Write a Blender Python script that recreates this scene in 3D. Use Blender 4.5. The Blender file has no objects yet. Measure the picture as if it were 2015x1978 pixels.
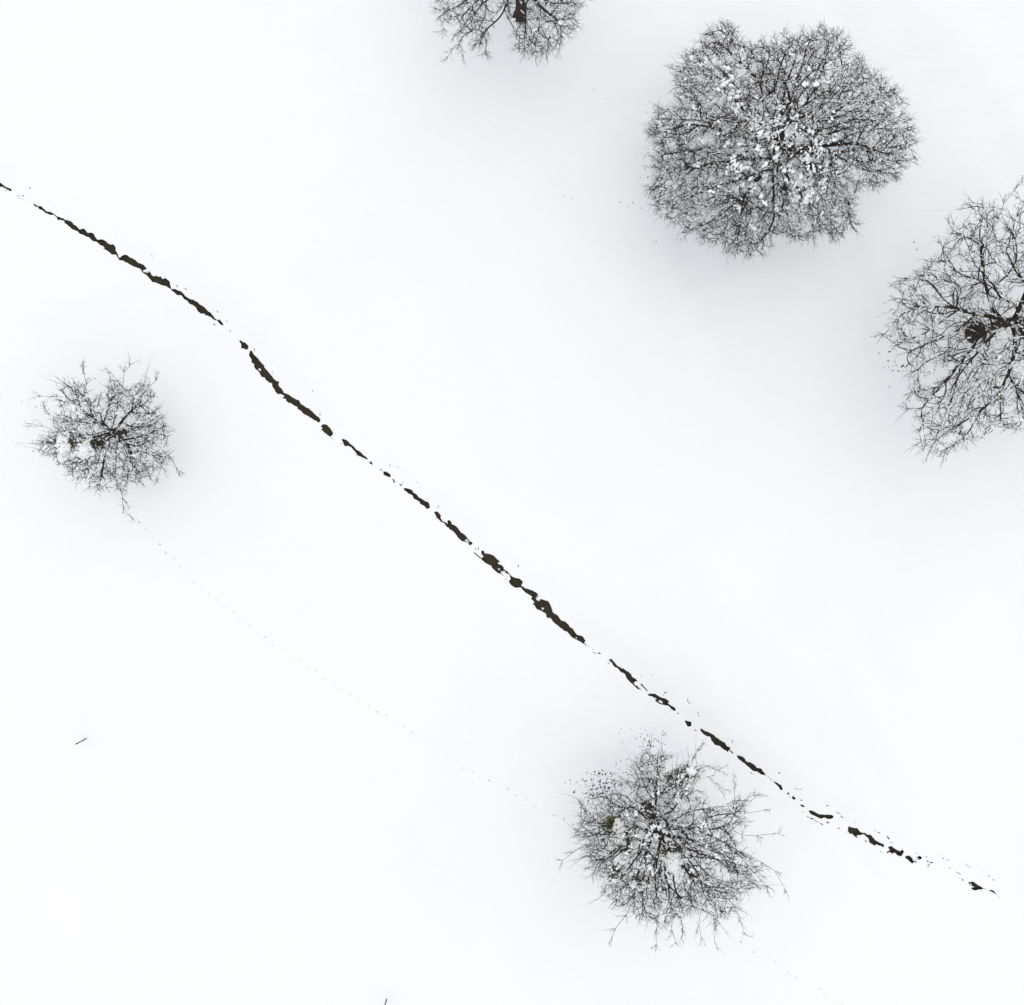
import bpy, bmesh, math, random
import numpy as np
from mathutils import Vector
from mathutils.geometry import delaunay_2d_cdt

# ------------------------------------------------------------------ camera, sky, sun, exposure
S = bpy.context.scene
COL = S.collection
H = 50.0                 # height of the drone above the snow
PX = 47.0 / 2015.0       # metres on the ground for one photograph pixel
CX, CY = 1007.5, 989.0   # the nadir, in photograph pixels

cam_d = bpy.data.cameras.new("camera")
cam_d.sensor_width = 36.0
cam_d.lens = 36.0 * H / 47.0
cam_d.clip_start = 0.5
cam_d.clip_end = 3000.0
cam = bpy.data.objects.new("camera", cam_d)
cam.location = (0, 0, H)
COL.objects.link(cam)
S.camera = cam

SUN_EL, SUN_AZ = math.radians(84), math.radians(35)   # azimuth clockwise from +Y
world = bpy.data.worlds.new("World")
S.world = world
world.use_nodes = True
wn = world.node_tree
wn.nodes.clear()
sky = wn.nodes.new("ShaderNodeTexSky")
sky.sky_type = 'NISHITA'
sky.sun_disc = False
sky.sun_elevation = SUN_EL
sky.sun_rotation = SUN_AZ
sky.air_density = 1.0
sky.dust_density = 1.0
sky.ozone_density = 0.0
bg = wn.nodes.new("ShaderNodeBackground")
bg.inputs["Strength"].default_value = 0.12
out = wn.nodes.new("ShaderNodeOutputWorld")
wn.links.new(sky.outputs[0], bg.inputs[0])
wn.links.new(bg.outputs[0], out.inputs[0])

sun_d = bpy.data.lights.new("sun", 'SUN')
sun_d.energy = 2.0
sun_d.angle = math.radians(175)
sun_d.color = (1.0, 0.88, 0.62)
sun = bpy.data.objects.new("sun", sun_d)
sdir = Vector((math.sin(SUN_AZ) * math.cos(SUN_EL), math.cos(SUN_AZ) * math.cos(SUN_EL), math.sin(SUN_EL)))
sun.rotation_euler = sdir.to_track_quat('Z', 'Y').to_euler()
sun.location = (0, 0, 60)
COL.objects.link(sun)

S.view_settings.view_transform = 'Standard'
S.view_settings.look = 'None'
S.view_settings.exposure = 0.24
S.view_settings.gamma = 1.0
S.view_settings.use_curve_mapping = False
S.render.engine = 'CYCLES'
S.cycles.max_bounces = 10
S.cycles.diffuse_bounces = 8

# ------------------------------------------------------------------ materials
def mat(name, build):
    m = bpy.data.materials.new(name)
    m.use_nodes = True
    nt = m.node_tree
    build(nt, nt.nodes["Principled BSDF"])
    return m

def ramp(nt, fac, stops):
    r = nt.nodes.new("ShaderNodeValToRGB")
    e = r.color_ramp.elements
    while len(e) < len(stops):
        e.new(0.5)
    for k, (p, c) in enumerate(stops):
        e[k].position = p
        e[k].color = (*c, 1)
    nt.links.new(fac, r.inputs[0])
    return r.outputs[0]

def noise(nt, scale, detail=4, rough=0.55, dist=0.0):
    tc = nt.nodes.new("ShaderNodeTexCoord")
    n = nt.nodes.new("ShaderNodeTexNoise")
    n.inputs["Scale"].default_value = scale
    n.inputs["Detail"].default_value = detail
    n.inputs["Roughness"].default_value = rough
    n.inputs["Distortion"].default_value = dist
    nt.links.new(tc.outputs["Object"], n.inputs["Vector"])
    return n.outputs["Fac"]

def bump(nt, b, h, strength, dist):
    k = nt.nodes.new("ShaderNodeBump")
    k.inputs["Strength"].default_value = strength
    k.inputs["Distance"].default_value = dist
    nt.links.new(h, k.inputs["Height"])
    nt.links.new(k.outputs[0], b.inputs["Normal"])

def m_snow(nt, b):
    c = ramp(nt, noise(nt, 0.13, 3), [(0.3, (0.872, 0.892, 0.925)), (0.7, (0.90, 0.912, 0.935))])
    nt.links.new(c, b.inputs["Base Color"])
    b.inputs["Roughness"].default_value = 0.9
    b.inputs["Specular IOR Level"].default_value = 0.15
    tc = nt.nodes.new("ShaderNodeTexCoord")
    mp = nt.nodes.new("ShaderNodeMapping")
    mp.inputs["Rotation"].default_value = (0, 0, math.radians(38))
    mp.inputs["Scale"].default_value = (0.5, 2.6, 1.0)
    nt.links.new(tc.outputs["Object"], mp.inputs[0])
    n2 = nt.nodes.new("ShaderNodeTexNoise")
    n2.inputs["Scale"].default_value = 0.55
    n2.inputs["Detail"].default_value = 9
    n2.inputs["Roughness"].default_value = 0.62
    nt.links.new(mp.outputs[0], n2.inputs["Vector"])
    bump(nt, b, n2.outputs["Fac"], 0.35, 0.12)
def m_lump(nt, b):
    b.inputs["Base Color"].default_value = (0.91, 0.925, 0.94, 1)
    b.inputs["Roughness"].default_value = 0.9
    b.inputs["Specular IOR Level"].default_value = 0.15
    bump(nt, b, noise(nt, 22, 4), 0.4, 0.02)
def m_bark(c1, c2):
    def f(nt, b):
        c = ramp(nt, noise(nt, 9, 6, 0.6), [(0.3, c1), (0.7, c2)])
        nt.links.new(c, b.inputs["Base Color"])
        b.inputs["Roughness"].default_value = 0.95
        b.inputs["Specular IOR Level"].default_value = 0.2
        bump(nt, b, noise(nt, 40, 6, 0.7), 0.7, 0.02)
    return f
def m_soil(nt, b):
    c = ramp(nt, noise(nt, 3.0, 8, 0.65), [(0.3, (0.012, 0.013, 0.009)), (0.6, (0.03, 0.028, 0.018)), (0.8, (0.045, 0.044, 0.03))])
    nt.links.new(c, b.inputs["Base Color"])
    b.inputs["Roughness"].default_value = 0.95
    bump(nt, b, noise(nt, 14, 6), 0.8, 0.05)
def m_water(nt, b):
    c = ramp(nt, noise(nt, 2.6, 7, 0.62, 0.5), [(0.36, (0.020, 0.022, 0.021)), (0.46, (0.052, 0.038, 0.022)),
                                          (0.54, (0.026, 0.027, 0.016)), (0.64, (0.062, 0.045, 0.034))])
    nt.links.new(c, b.inputs["Base Color"])
    b.inputs["Roughness"].default_value = 0.3
    b.inputs["IOR"].default_value = 1.33
    b.inputs["Specular IOR Level"].default_value = 0.2
    bump(nt, b, noise(nt, 5.5, 4, 0.5, 0.6), 0.25, 0.02)
def m_leaf(nt, b):
    c = ramp(nt, noise(nt, 6, 4), [(0.3, (0.045, 0.050, 0.014)), (0.6, (0.085, 0.080, 0.026)), (0.8, (0.15, 0.145, 0.04))])
    nt.links.new(c, b.inputs["Base Color"])
    b.inputs["Roughness"].default_value = 0.7
def m_leaf2(nt, b):
    c = ramp(nt, noise(nt, 6, 4), [(0.3, (0.075, 0.085, 0.010)), (0.7, (0.17, 0.17, 0.022))])
    nt.links.new(c, b.inputs["Base Color"])
    b.inputs["Roughness"].default_value = 0.7
def m_wood(nt, b):
    c = ramp(nt, noise(nt, 12, 5), [(0.3, (0.05, 0.048, 0.045)), (0.7, (0.11, 0.105, 0.10))])
    nt.links.new(c, b.inputs["Base Color"])
    b.inputs["Roughness"].default_value = 0.9
def m_stone(nt, b):
    c = ramp(nt, noise(nt, 9, 6), [(0.3, (0.05, 0.05, 0.045)), (0.7, (0.14, 0.13, 0.12))])
    nt.links.new(c, b.inputs["Base Color"])
    b.inputs["Roughness"].default_value = 0.8

SNOW = mat("snow_field", m_snow)
LUMP = mat("snow_on_branches", m_lump)
BARK = mat("grey_brown_bark", m_bark((0.020, 0.017, 0.014), (0.055, 0.047, 0.040)))
BARKD = mat("dark_bark", m_bark((0.022, 0.019, 0.015), (0.050, 0.043, 0.034)))
TWIG = mat("twig_bark", m_bark((0.026, 0.022, 0.020), (0.058, 0.050, 0.046)))
SOIL = mat("wet_soil", m_soil)
WATER = mat("brook_water", m_water)
LEAF = mat("olive_leaves", m_leaf)
LEAF2 = mat("yellow_green_leaves", m_leaf2)
WOOD = mat("weathered_wood", m_wood)
STONE = mat("wet_stone", m_stone)

# ------------------------------------------------------------------ helpers
def mesh_obj(name, V, Q=None, T=None, material=None, parent=None, origin=(0, 0, 0), smooth=True):
    """One mesh object from arrays: V (n,3) in world space, Q quads, T triangles."""
    V = np.asarray(V, dtype=np.float32).reshape(-1, 3) - np.asarray(origin, dtype=np.float32)
    Q = np.zeros((0, 4), np.int32) if Q is None or len(Q) == 0 else np.asarray(Q, np.int32).reshape(-1, 4)
    T = np.zeros((0, 3), np.int32) if T is None or len(T) == 0 else np.asarray(T, np.int32).reshape(-1, 3)
    me = bpy.data.meshes.new(name)
    me.vertices.add(len(V))
    me.vertices.foreach_set("co", V.ravel())
    loops = np.concatenate([Q.ravel(), T.ravel()]).astype(np.int32)
    me.loops.add(len(loops))
    me.loops.foreach_set("vertex_index", loops)
    npoly = len(Q) + len(T)
    me.polygons.add(npoly)
    st = np.concatenate([np.arange(len(Q)) * 4, len(Q) * 4 + np.arange(len(T)) * 3]).astype(np.int32)
    me.polygons.foreach_set("loop_start", st)
    me.polygons.foreach_set("use_smooth", np.full(npoly, smooth))
    me.update(calc_edges=True)
    me.validate()
    if material:
        me.materials.append(material)
    o = bpy.data.objects.new(name, me)
    COL.objects.link(o)
    if parent is not None:
        o.parent = parent
    else:
        o.location = origin
    return o

def empty(name, loc):
    o = bpy.data.objects.new(name, None)
    o.location = loc
    o.empty_display_size = 0.3
    COL.objects.link(o)
    return o

def tag(o, label=None, category=None, group=None, kind=None):
    for k, v in (("label", label), ("category", category), ("group", group), ("kind", kind)):
        if v:
            o[k] = v

def frames(d):
    """two unit vectors square to each row of d"""
    d = d / np.maximum(np.linalg.norm(d, axis=1, keepdims=True), 1e-9)
    ref = np.where(np.abs(d[:, 2:3]) > 0.85, np.array([[1.0, 0, 0]]), np.array([[0, 0, 1.0]]))
    u = np.cross(d, ref)
    u /= np.maximum(np.linalg.norm(u, axis=1, keepdims=True), 1e-9)
    return u, np.cross(d, u)

def prisms(P0, P1, R0, R1, n, twist=0.0):
    """n-sided tapered prisms, one for each segment"""
    P0, P1 = np.asarray(P0, float), np.asarray(P1, float)
    m = len(P0)
    u, v = frames(P1 - P0)
    a = np.arange(n) * 2 * np.pi / n + twist
    ca, sa = np.cos(a)[None, :, None], np.sin(a)[None, :, None]
    ring = u[:, None, :] * ca + v[:, None, :] * sa
    A = P0[:, None, :] + ring * np.asarray(R0)[:, None, None]
    B = P1[:, None, :] + ring * np.asarray(R1)[:, None, None]
    V = np.concatenate([A, B], axis=1).reshape(-1, 3)
    k = np.arange(n)
    q = np.stack([k, (k + 1) % n, n + (k + 1) % n, n + k], axis=1)
    Q = (q[None] + (np.arange(m) * 2 * n)[:, None, None]).reshape(-1, 4)
    return V, Q

def spindles(C, U, L, W, Hh, n=5, rng=None):
    """lumps of snow: closed spindles of half length L, half width W and half height Hh along unit U"""
    m = len(C)
    ts = np.array([-1.0, -0.72, 0.0, 0.7, 1.0])
    rs = np.array([0.25, 0.8, 1.0, 0.8, 0.25])
    U = U / np.maximum(np.linalg.norm(U, axis=1, keepdims=True), 1e-9)
    side = np.cross(U, np.array([[0, 0, 1.0]]))
    side /= np.maximum(np.linalg.norm(side, axis=1, keepdims=True), 1e-6)
    up = np.cross(side, U)
    a = np.arange(n) * 2 * np.pi / n + 0.3
    k = len(ts)
    jit = 1.0 if rng is None else rng.uniform(0.6, 1.35, (m, k, n))
    r = rs[None, :, None] * jit
    V = (C[:, None, None, :] + U[:, None, None, :] * (ts[None, :, None, None] * L[:, None, None, None])
         + side[:, None, None, :] * (np.cos(a)[None, None, :] * r * W[:, None, None])[..., None]
         + up[:, None, None, :] * (np.sin(a)[None, None, :] * r * Hh[:, None, None])[..., None])
    V = V.reshape(-1, 3)
    q = []
    for i in range(k - 1):
        for j in range(n):
            q.append((i * n + j, i * n + (j + 1) % n, (i + 1) * n + (j + 1) % n, (i + 1) * n + j))
    q = np.array(q)
    Q = (q[None] + (np.arange(m) * k * n)[:, None, None]).reshape(-1, 4)
    t = []
    for j in range(1, n - 1):
        t.append((0, j + 1, j))
        t.append(((k - 1) * n, (k - 1) * n + j, (k - 1) * n + j + 1))
    T = (np.array(t)[None] + (np.arange(m) * k * n)[:, None, None]).reshape(-1, 3)
    return V, Q, T

def tube(P, R, n):
    """continuous tube along a chain of points, capped at its tip"""
    P, R = np.asarray(P, float), np.asarray(R, float)
    d = np.gradient(P, axis=0)
    d /= np.maximum(np.linalg.norm(d, axis=1, keepdims=True), 1e-9)
    u = np.zeros_like(P)
    r0 = np.array([1.0, 0, 0]) if abs(d[0, 2]) > 0.8 else np.array([0, 0, 1.0])
    cur = np.cross(d[0], r0)
    for i in range(len(P)):
        cur = cur - d[i] * np.dot(cur, d[i])
        cur /= max(np.linalg.norm(cur), 1e-9)
        u[i] = cur
    v = np.cross(d, u)
    a = np.arange(n) * 2 * np.pi / n
    V = P[:, None, :] + (u[:, None, :] * np.cos(a)[None, :, None] + v[:, None, :] * np.sin(a)[None, :, None]) * R[:, None, None]
    m = len(P)
    q = [(i * n + j, i * n + (j + 1) % n, (i + 1) * n + (j + 1) % n, (i + 1) * n + j) for i in range(m - 1) for j in range(n)]
    t = [((m - 1) * n, (m - 1) * n + j, (m - 1) * n + j + 1) for j in range(1, n - 1)]
    return V.reshape(-1, 3), q, t

class Bag:
    def __init__(s):
        s.V, s.Q, s.T, s.n = [], [], [], 0
    def add(s, V, Q=None, T=None):
        s.V.append(np.asarray(V).reshape(-1, 3))
        if Q is not None and len(Q):
            s.Q.append(np.asarray(Q).reshape(-1, 4) + s.n)
        if T is not None and len(T):
            s.T.append(np.asarray(T).reshape(-1, 3) + s.n)
        s.n += len(s.V[-1])
    def build(s, name, material, parent=None, origin=(0, 0, 0), smooth=True):
        return mesh_obj(name, np.concatenate(s.V), np.concatenate(s.Q) if s.Q else None,
                        np.concatenate(s.T) if s.T else None, material, parent, origin, smooth)

# ------------------------------------------------------------------ the lie of the land
CREEK_PX = [(-500, 60), (-200, 245), (0, 362), (70, 400), (180, 460), (250, 510), (310, 550), (390, 605), (440, 640), (480, 685),
            (530, 752), (600, 803), (650, 850), (720, 912), (800, 972), (880, 1032), (940, 1092), (1000, 1137), (1060, 1192),
            (1150, 1262), (1210, 1312), (1290, 1372), (1350, 1422), (1420, 1477), (1500, 1532), (1560, 1578), (1620, 1605),
            (1700, 1652), (1790, 1700), (1880, 1735), (1970, 1768), (2150, 1835), (2500, 1960)]
CREEK = np.array([((x - CX) * PX, (CY - y) * PX) for x, y in CREEK_PX])

def creek_dist(X, Y):
    """distance to the brook's middle line and signed side (+ = north-east)"""
    P = np.stack([np.asarray(X, float), np.asarray(Y, float)], -1)
    best = np.full(P.shape[:-1], 1e9)
    side = np.zeros(P.shape[:-1])
    for a, b in zip(CREEK[:-1], CREEK[1:]):
        ab = b - a
        t = np.clip(((P - a) @ ab) / (ab @ ab), 0, 1)
        q = a + t[..., None] * ab
        e = P - q
        d = np.sqrt((e ** 2).sum(-1))
        cr = ab[0] * e[..., 1] - ab[1] * e[..., 0]
        m = d < best
        best = np.where(m, d, best)
        side = np.where(m, np.sign(cr), side)
    return best, side

def ground_z(X, Y):
    X, Y = np.asarray(X, float), np.asarray(Y, float)
    d, s = creek_dist(X, Y)
    z = 0.10 * np.sin(0.21 * X + 0.33 * Y + 0.7) + 0.07 * np.sin(0.47 * X - 0.24 * Y + 2.1) + 0.035 * np.sin(0.9 * X + 1.13 * Y + 4.0 + 0.8 * np.sin(0.5 * Y))
    z = z + 0.028 * np.sin(1.9 * X + 1.2 * Y + 1.5 * np.sin(0.8 * X)) + 0.02 * np.sin(2.4 * Y - 1.1 * X + 2 * np.sin(0.6 * Y + 1))
    far = np.clip((np.sqrt(X * X + Y * Y) - 40) / 200, 0, 1)
    z = z + far * 3.0 * np.sin(0.021 * X + 1) * np.cos(0.017 * Y)
    wide = np.where(s > 0, 1.5, 2.4)
    z = z - 0.30 * np.exp(-(d / wide) ** 2)
    # the north-east bank is a small step: drifted snow over the lip
    z = z + np.where(s > 0, 0.10 * np.clip((d - 0.15) / 0.9, 0, 1) * np.exp(-np.clip(d - 1.0, 0, None) / 3.0), 0)
    return z

def W(px, py, z=None):
    """photograph pixel -> world point on the snow (or at height z)"""
    x, y = (px - CX) * PX, (CY - py) * PX
    if z is not None:
        k = (H - z) / H
        return x * k, y * k, z
    gz = float(ground_z(x, y))
    for _ in range(2):
        k = (H - gz) / H
        gz = float(ground_z(x * k, y * k))
    return x * k, y * k, gz

ZR = {1: (0, 330, 7.76), 2: (220, 470, 7.4615), 3: (450, 650, 7.4615), 4: (660, 840, 7.4615), 5: (880, 1020, 6.4667),
      6: (1160, 1260, 7.4615), 7: (1340, 1400, 6.0625), 8: (1620, 1580, 4.9114), 'A': (1240, 30, 3.2333), 'B': (1680, 340, 3.283),
      'C': (820, 0, 4.85), 'D': (40, 700, 5.706), 'E': (1090, 1400, 4.051), 'f1': (230, 970, 5.77), 'f2': (560, 1250, 6.4667),
      'f3': (840, 1450, 6.258), 'f4': (1300, 1820, 4.85), 'f5': (0, 750, 19.04), 'f6': (1100, 100, 5.44)}
def zp(z, pts):
    ox, oy, s = ZR[z]
    return [(ox + x / s, oy + y / s) for x, y in pts]

# open water and cracks in the snow bridge, surveyed along the brook
HOLES = []
HOLES.append(zp(1, [(-80, 190), (0, 228), (55, 268), (120, 312), (172, 318), (170, 362), (120, 345), (75, 318), (50, 300), (0, 290), (-80, 245)]))
HOLES.append(zp(1, [(500, 560), (520, 550), (545, 565), (575, 590), (620, 585), (680, 640), (700, 665), (760, 680), (820, 705), (875, 745), (930, 762), (1000, 795), (1080, 820), (1150, 880), (1215, 940), (1270, 930), (1300, 955), (1330, 990), (1380, 985), (1430, 1015), (1455, 1070), (1485, 1100), (1560, 1095), (1620, 1130), (1670, 1170), (1730, 1170), (1770, 1220), (1765, 1260), (1800, 1330)])
    + zp(2, [(112, 282), (165, 240), (215, 232), (260, 270), (320, 295), (370, 340), (465, 378), (500, 415), (520, 450), (480, 455), (455, 468), (464, 490), (500, 482), (560, 478), (575, 520), (600, 545), (650, 548), (700, 560), (718, 556), (730, 575), (750, 590), (785, 572), (830, 605), (855, 650), (858, 700), (868, 733), (930, 740), (1000, 765), (1045, 800), (1060, 825), (1150, 890), (1200, 895), (1260, 935), (1300, 970), (1360, 1000), (1410, 1060), (1450, 1085), (1510, 1160), (1540, 1190), (1575, 1185), (1620, 1225), (1645, 1265), (1590, 1262), (1550, 1205), (1510, 1197), (1450, 1150), (1385, 1125), (1350, 1100), (1300, 1095), (1250, 1040), (1225, 1000), (1195, 992), (1210, 983), (1150, 960), (1100, 905), (1065, 888), (1010, 830), (970, 828), (900, 780), (862, 742), (845, 725), (800, 700), (700, 670), (630, 638), (590, 635), (560, 590), (510, 535), (465, 505), (440, 485), (420, 440), (340, 415), (260, 375), (230, 348), (205, 348), (160, 320), (105, 312), (60, 240), (0, 230)])
    + zp(1, [(1690, 1305), (1650, 1285), (1610, 1250), (1570, 1242), (1600, 1230), (1575, 1200), (1530, 1185), (1490, 1140), (1430, 1120), (1380, 1090), (1360, 1070), (1290, 1035), (1210, 1005), (1180, 970), (1130, 955), (1080, 930), (1040, 885), (975, 840), (985, 820), (940, 800), (875, 795), (870, 770), (820, 720), (780, 725), (690, 690), (650, 655), (600, 635), (575, 600), (530, 590)]))
HOLES.append(zp(3, [(155, 150), (180, 148), (240, 185), (285, 225), (290, 260), (270, 290), (225, 270), (175, 262), (185, 225), (180, 195), (155, 165)]))
HOLES.append(zp(3, [(305, 300), (340, 298), (370, 360), (440, 420), (490, 490), (545, 570), (600, 630), (650, 700), (700, 745), (738, 755), (728, 800), (780, 860), (810, 920), (870, 940), (930, 975), (980, 1010), (1025, 1025), (1060, 1075), (1120, 1120), (1190, 1155), (1240, 1210), (1290, 1255), (1340, 1290), (1345, 1330), (1320, 1360), (1290, 1330), (1250, 1315), (1190, 1275), (1100, 1228), (1070, 1190), (1010, 1155), (1005, 1125), (960, 1105), (925, 1075), (860, 1055), (840, 1015), (785, 988), (820, 972), (745, 930), (715, 938), (690, 900), (650, 840), (630, 780), (590, 765), (545, 730), (535, 695), (480, 680), (440, 600), (400, 575), (370, 530), (375, 500), (330, 470), (335, 440), (300, 375)]))
HOLES.append(zp(3, [(1352, 1405), (1390, 1378), (1430, 1385), (1480, 1430), (1535, 1510), (1490, 1565), (1430, 1520), (1360, 1465), (1375, 1440)]))
HOLES.append(zp(4, [(92, 185), (120, 176), (180, 210), (210, 245), (245, 265), (310, 340), (360, 365), (400, 410), (450, 440), (485, 480), (470, 492), (430, 465), (370, 440), (330, 425), (310, 390), (270, 350), (230, 300), (190, 280), (130, 280), (115, 235)]))
HOLES.append(zp(4, [(495, 505), (530, 512), (552, 550), (540, 560), (510, 540)]))
HOLES.append(zp(4, [(702, 658), (745, 658), (800, 695), (815, 738), (770, 735), (735, 720), (702, 700)]))
HOLES.append(zp(4, [(825, 762), (850, 765), (878, 808), (862, 825), (845, 790)]))
HOLES.append(zp(4, [(1000, 898), (1050, 900), (1130, 935), (1145, 965), (1180, 985), (1225, 1035), (1270, 1055), (1320, 1095), (1370, 1115), (1392, 1185), (1350, 1205), (1300, 1160), (1245, 1130), (1235, 1100), (1195, 1080), (1150, 1050), (1125, 1000), (1085, 990), (1025, 945)]))
HOLES.append(zp(4, [(1450, 1250), (1500, 1245), (1545, 1300), (1540, 1330), (1565, 1380), (1605, 1400), (1640, 1425), (1648, 1370), (1680, 1372), (1720, 1430), (1770, 1455), (1815, 1510), (1840, 1550)])
    + zp(5, [(215, 200), (250, 245), (290, 290), (322, 325), (295, 345), (258, 318), (215, 298), (185, 295), (150, 260), (120, 220), (80, 170), (35, 140), (8, 112)])
    + zp(4, [(1640, 1475), (1615, 1440), (1597, 1410), (1560, 1400), (1500, 1345), (1465, 1335), (1490, 1325), (1462, 1285)]))
HOLES.append(zp(5, [(328, 425), (355, 440), (395, 470), (435, 505), (465, 478), (435, 462), (440, 412), (465, 415), (475, 445), (545, 455), (600, 480), (640, 520), (670, 555), (645, 570), (680, 590), (715, 620), (720, 645), (780, 690), (820, 735), (870, 755), (925, 768), (965, 812), (945, 855), (990, 890), (1040, 905), (1130, 940), (1168, 995), (1130, 1030), (1190, 1025), (1250, 1050), (1290, 1060), (1330, 1140), (1350, 1200), (1400, 1235), (1450, 1300), (1510, 1320), (1565, 1385), (1600, 1410), (1650, 1480), (1720, 1500), (1758, 1555), (1745, 1590), (1790, 1640), (1735, 1600), (1690, 1565), (1650, 1550), (1590, 1520), (1530, 1445), (1500, 1440), (1410, 1370), (1340, 1305), (1320, 1275), (1270, 1270), (1250, 1215), (1180, 1175), (1130, 1150), (1105, 1100), (1075, 1095), (1110, 1072), (1065, 1020), (1080, 1000), (1045, 975), (990, 945), (938, 882), (890, 880), (885, 890), (830, 865), (780, 810), (790, 790), (810, 770), (790, 715), (740, 700), (680, 668), (725, 740), (668, 705), (630, 690), (570, 630), (560, 605), (520, 590), (460, 545), (430, 515), (390, 490)]))
HOLES.append(zp(6, [(282, 285), (320, 275), (345, 300), (380, 335), (425, 385), (500, 420), (575, 465), (610, 500), (630, 540), (680, 570), (710, 595), (655, 612), (665, 650), (720, 690), (770, 740), (715, 718), (665, 680), (620, 635), (570, 590), (530, 530), (510, 485), (460, 470), (420, 420), (350, 375), (335, 335), (310, 315)]))
HOLES.append(zp(6, [(735, 638), (775, 645), (810, 690), (850, 735), (862, 765), (835, 745), (800, 700), (760, 670)]))
HOLES.append(zp(6, [(875, 780), (915, 785), (965, 788), (1040, 835), (1120, 865), (1170, 900), (1150, 920), (1190, 960), (1250, 990), (1270, 1015), (1258, 1045), (1200, 1010), (1150, 960), (1050, 945), (970, 895), (940, 850), (920, 820), (880, 820), (855, 800)]))
HOLES.append(zp(6, [(1400, 1180), (1450, 1190), (1495, 1205), (1495, 1250), (1470, 1272), (1440, 1270), (1420, 1230)]))
HOLES.append(zp(7, [(232, 215), (245, 203), (290, 235), (350, 258), (420, 305), (470, 345), (520, 375), (550, 415), (590, 435), (582, 455), (640, 510), (610, 500), (575, 465), (555, 485), (520, 460), (480, 430), (450, 410), (400, 395), (365, 350), (345, 300), (310, 298), (255, 260)]))
HOLES.append(zp(7, [(665, 525), (720, 535), (765, 565), (780, 600), (830, 608), (880, 640), (900, 668), (960, 685), (980, 720), (1020, 770), (960, 755), (910, 722), (870, 715), (820, 680), (760, 620), (690, 575)]))
HOLES.append(zp(7, [(1092, 828), (1150, 855), (1190, 880), (1220, 930), (1210, 945), (1190, 940), (1165, 900), (1130, 870)]))
HOLES.append(zp(7, [(1262, 975), (1285, 970), (1295, 990), (1275, 1000)]))
HOLES.append(zp(7, [(1325, 1015), (1345, 1015), (1375, 1050), (1345, 1055), (1328, 1040)]))
HOLES.append(zp(7, [(1415, 1108), (1450, 1115), (1478, 1130), (1460, 1145), (1440, 1135)]))
HOLES.append(zp(7, [(1522, 1182), (1560, 1185), (1640, 1220), (1720, 1235), (1790, 1235), (1822, 1250), (1810, 1275), (1755, 1288), (1710, 1270), (1670, 1280), (1600, 1250), (1545, 1225)]))
HOLES.append(zp(8, [(245, 228), (290, 243), (335, 248), (360, 285), (410, 295), (425, 308), (460, 310), (490, 345), (530, 380), (585, 405), (588, 430), (545, 415), (510, 400), (500, 418), (470, 398), (445, 390), (435, 345), (400, 310), (360, 310), (325, 318), (333, 343), (290, 310), (280, 298), (265, 305), (242, 275)]))
HOLES.append(zp(8, [(628, 430), (660, 418), (700, 450), (745, 465), (770, 455), (785, 475), (760, 515), (725, 515), (695, 485), (665, 490), (640, 475), (612, 490), (615, 475), (645, 460)]))
HOLES.append(zp(8, [(785, 525), (820, 508), (850, 520), (870, 545), (910, 565), (900, 578), (875, 575), (865, 592), (840, 570)]))
HOLES.append(zp(8, [(897, 525), (930, 515), (958, 532), (940, 552), (905, 545)]))
HOLES.append(zp(8, [(1402, 768), (1445, 760), (1490, 790), (1550, 828), (1510, 838), (1480, 848), (1450, 845), (1430, 820), (1465, 815), (1410, 795)]))
HOLES.append(zp(8, [(1595, 845), (1650, 850), (1678, 890), (1640, 868)]))
N_BIG = len(HOLES)

def slit(z, x1, y1, x2, y2, w):
    """a crack or a spot where the snow has let go"""
    ox, oy, s = ZR[z]
    a, b = np.array([ox + x1 / s, oy + y1 / s]), np.array([ox + x2 / s, oy + y2 / s])
    d = b - a
    L = max(np.linalg.norm(d), 1e-3)
    u = d / L
    v = np.array([-u[1], u[0]])
    hw = 0.5 * w / s
    r = random.Random(int(x1 * 7 + y1 * 13))
    pts = []
    for t, k in ((-hw * 0.6, 0.35), (L * 0.3, r.uniform(0.8, 1.1)), (L * 0.7, r.uniform(0.6, 1.1)), (L + hw * 0.6, 0.35)):
        pts.append(a + u * t + v * hw * k)
    for t, k in ((L + hw * 0.6, -0.35), (L * 0.65, -r.uniform(0.7, 1.1)), (L * 0.3, -r.uniform(0.6, 1.1)), (-hw * 0.6, -0.35)):
        pts.append(a + u * t + v * hw * k)
    HOLES.append([tuple(p) for p in pts])

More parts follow.
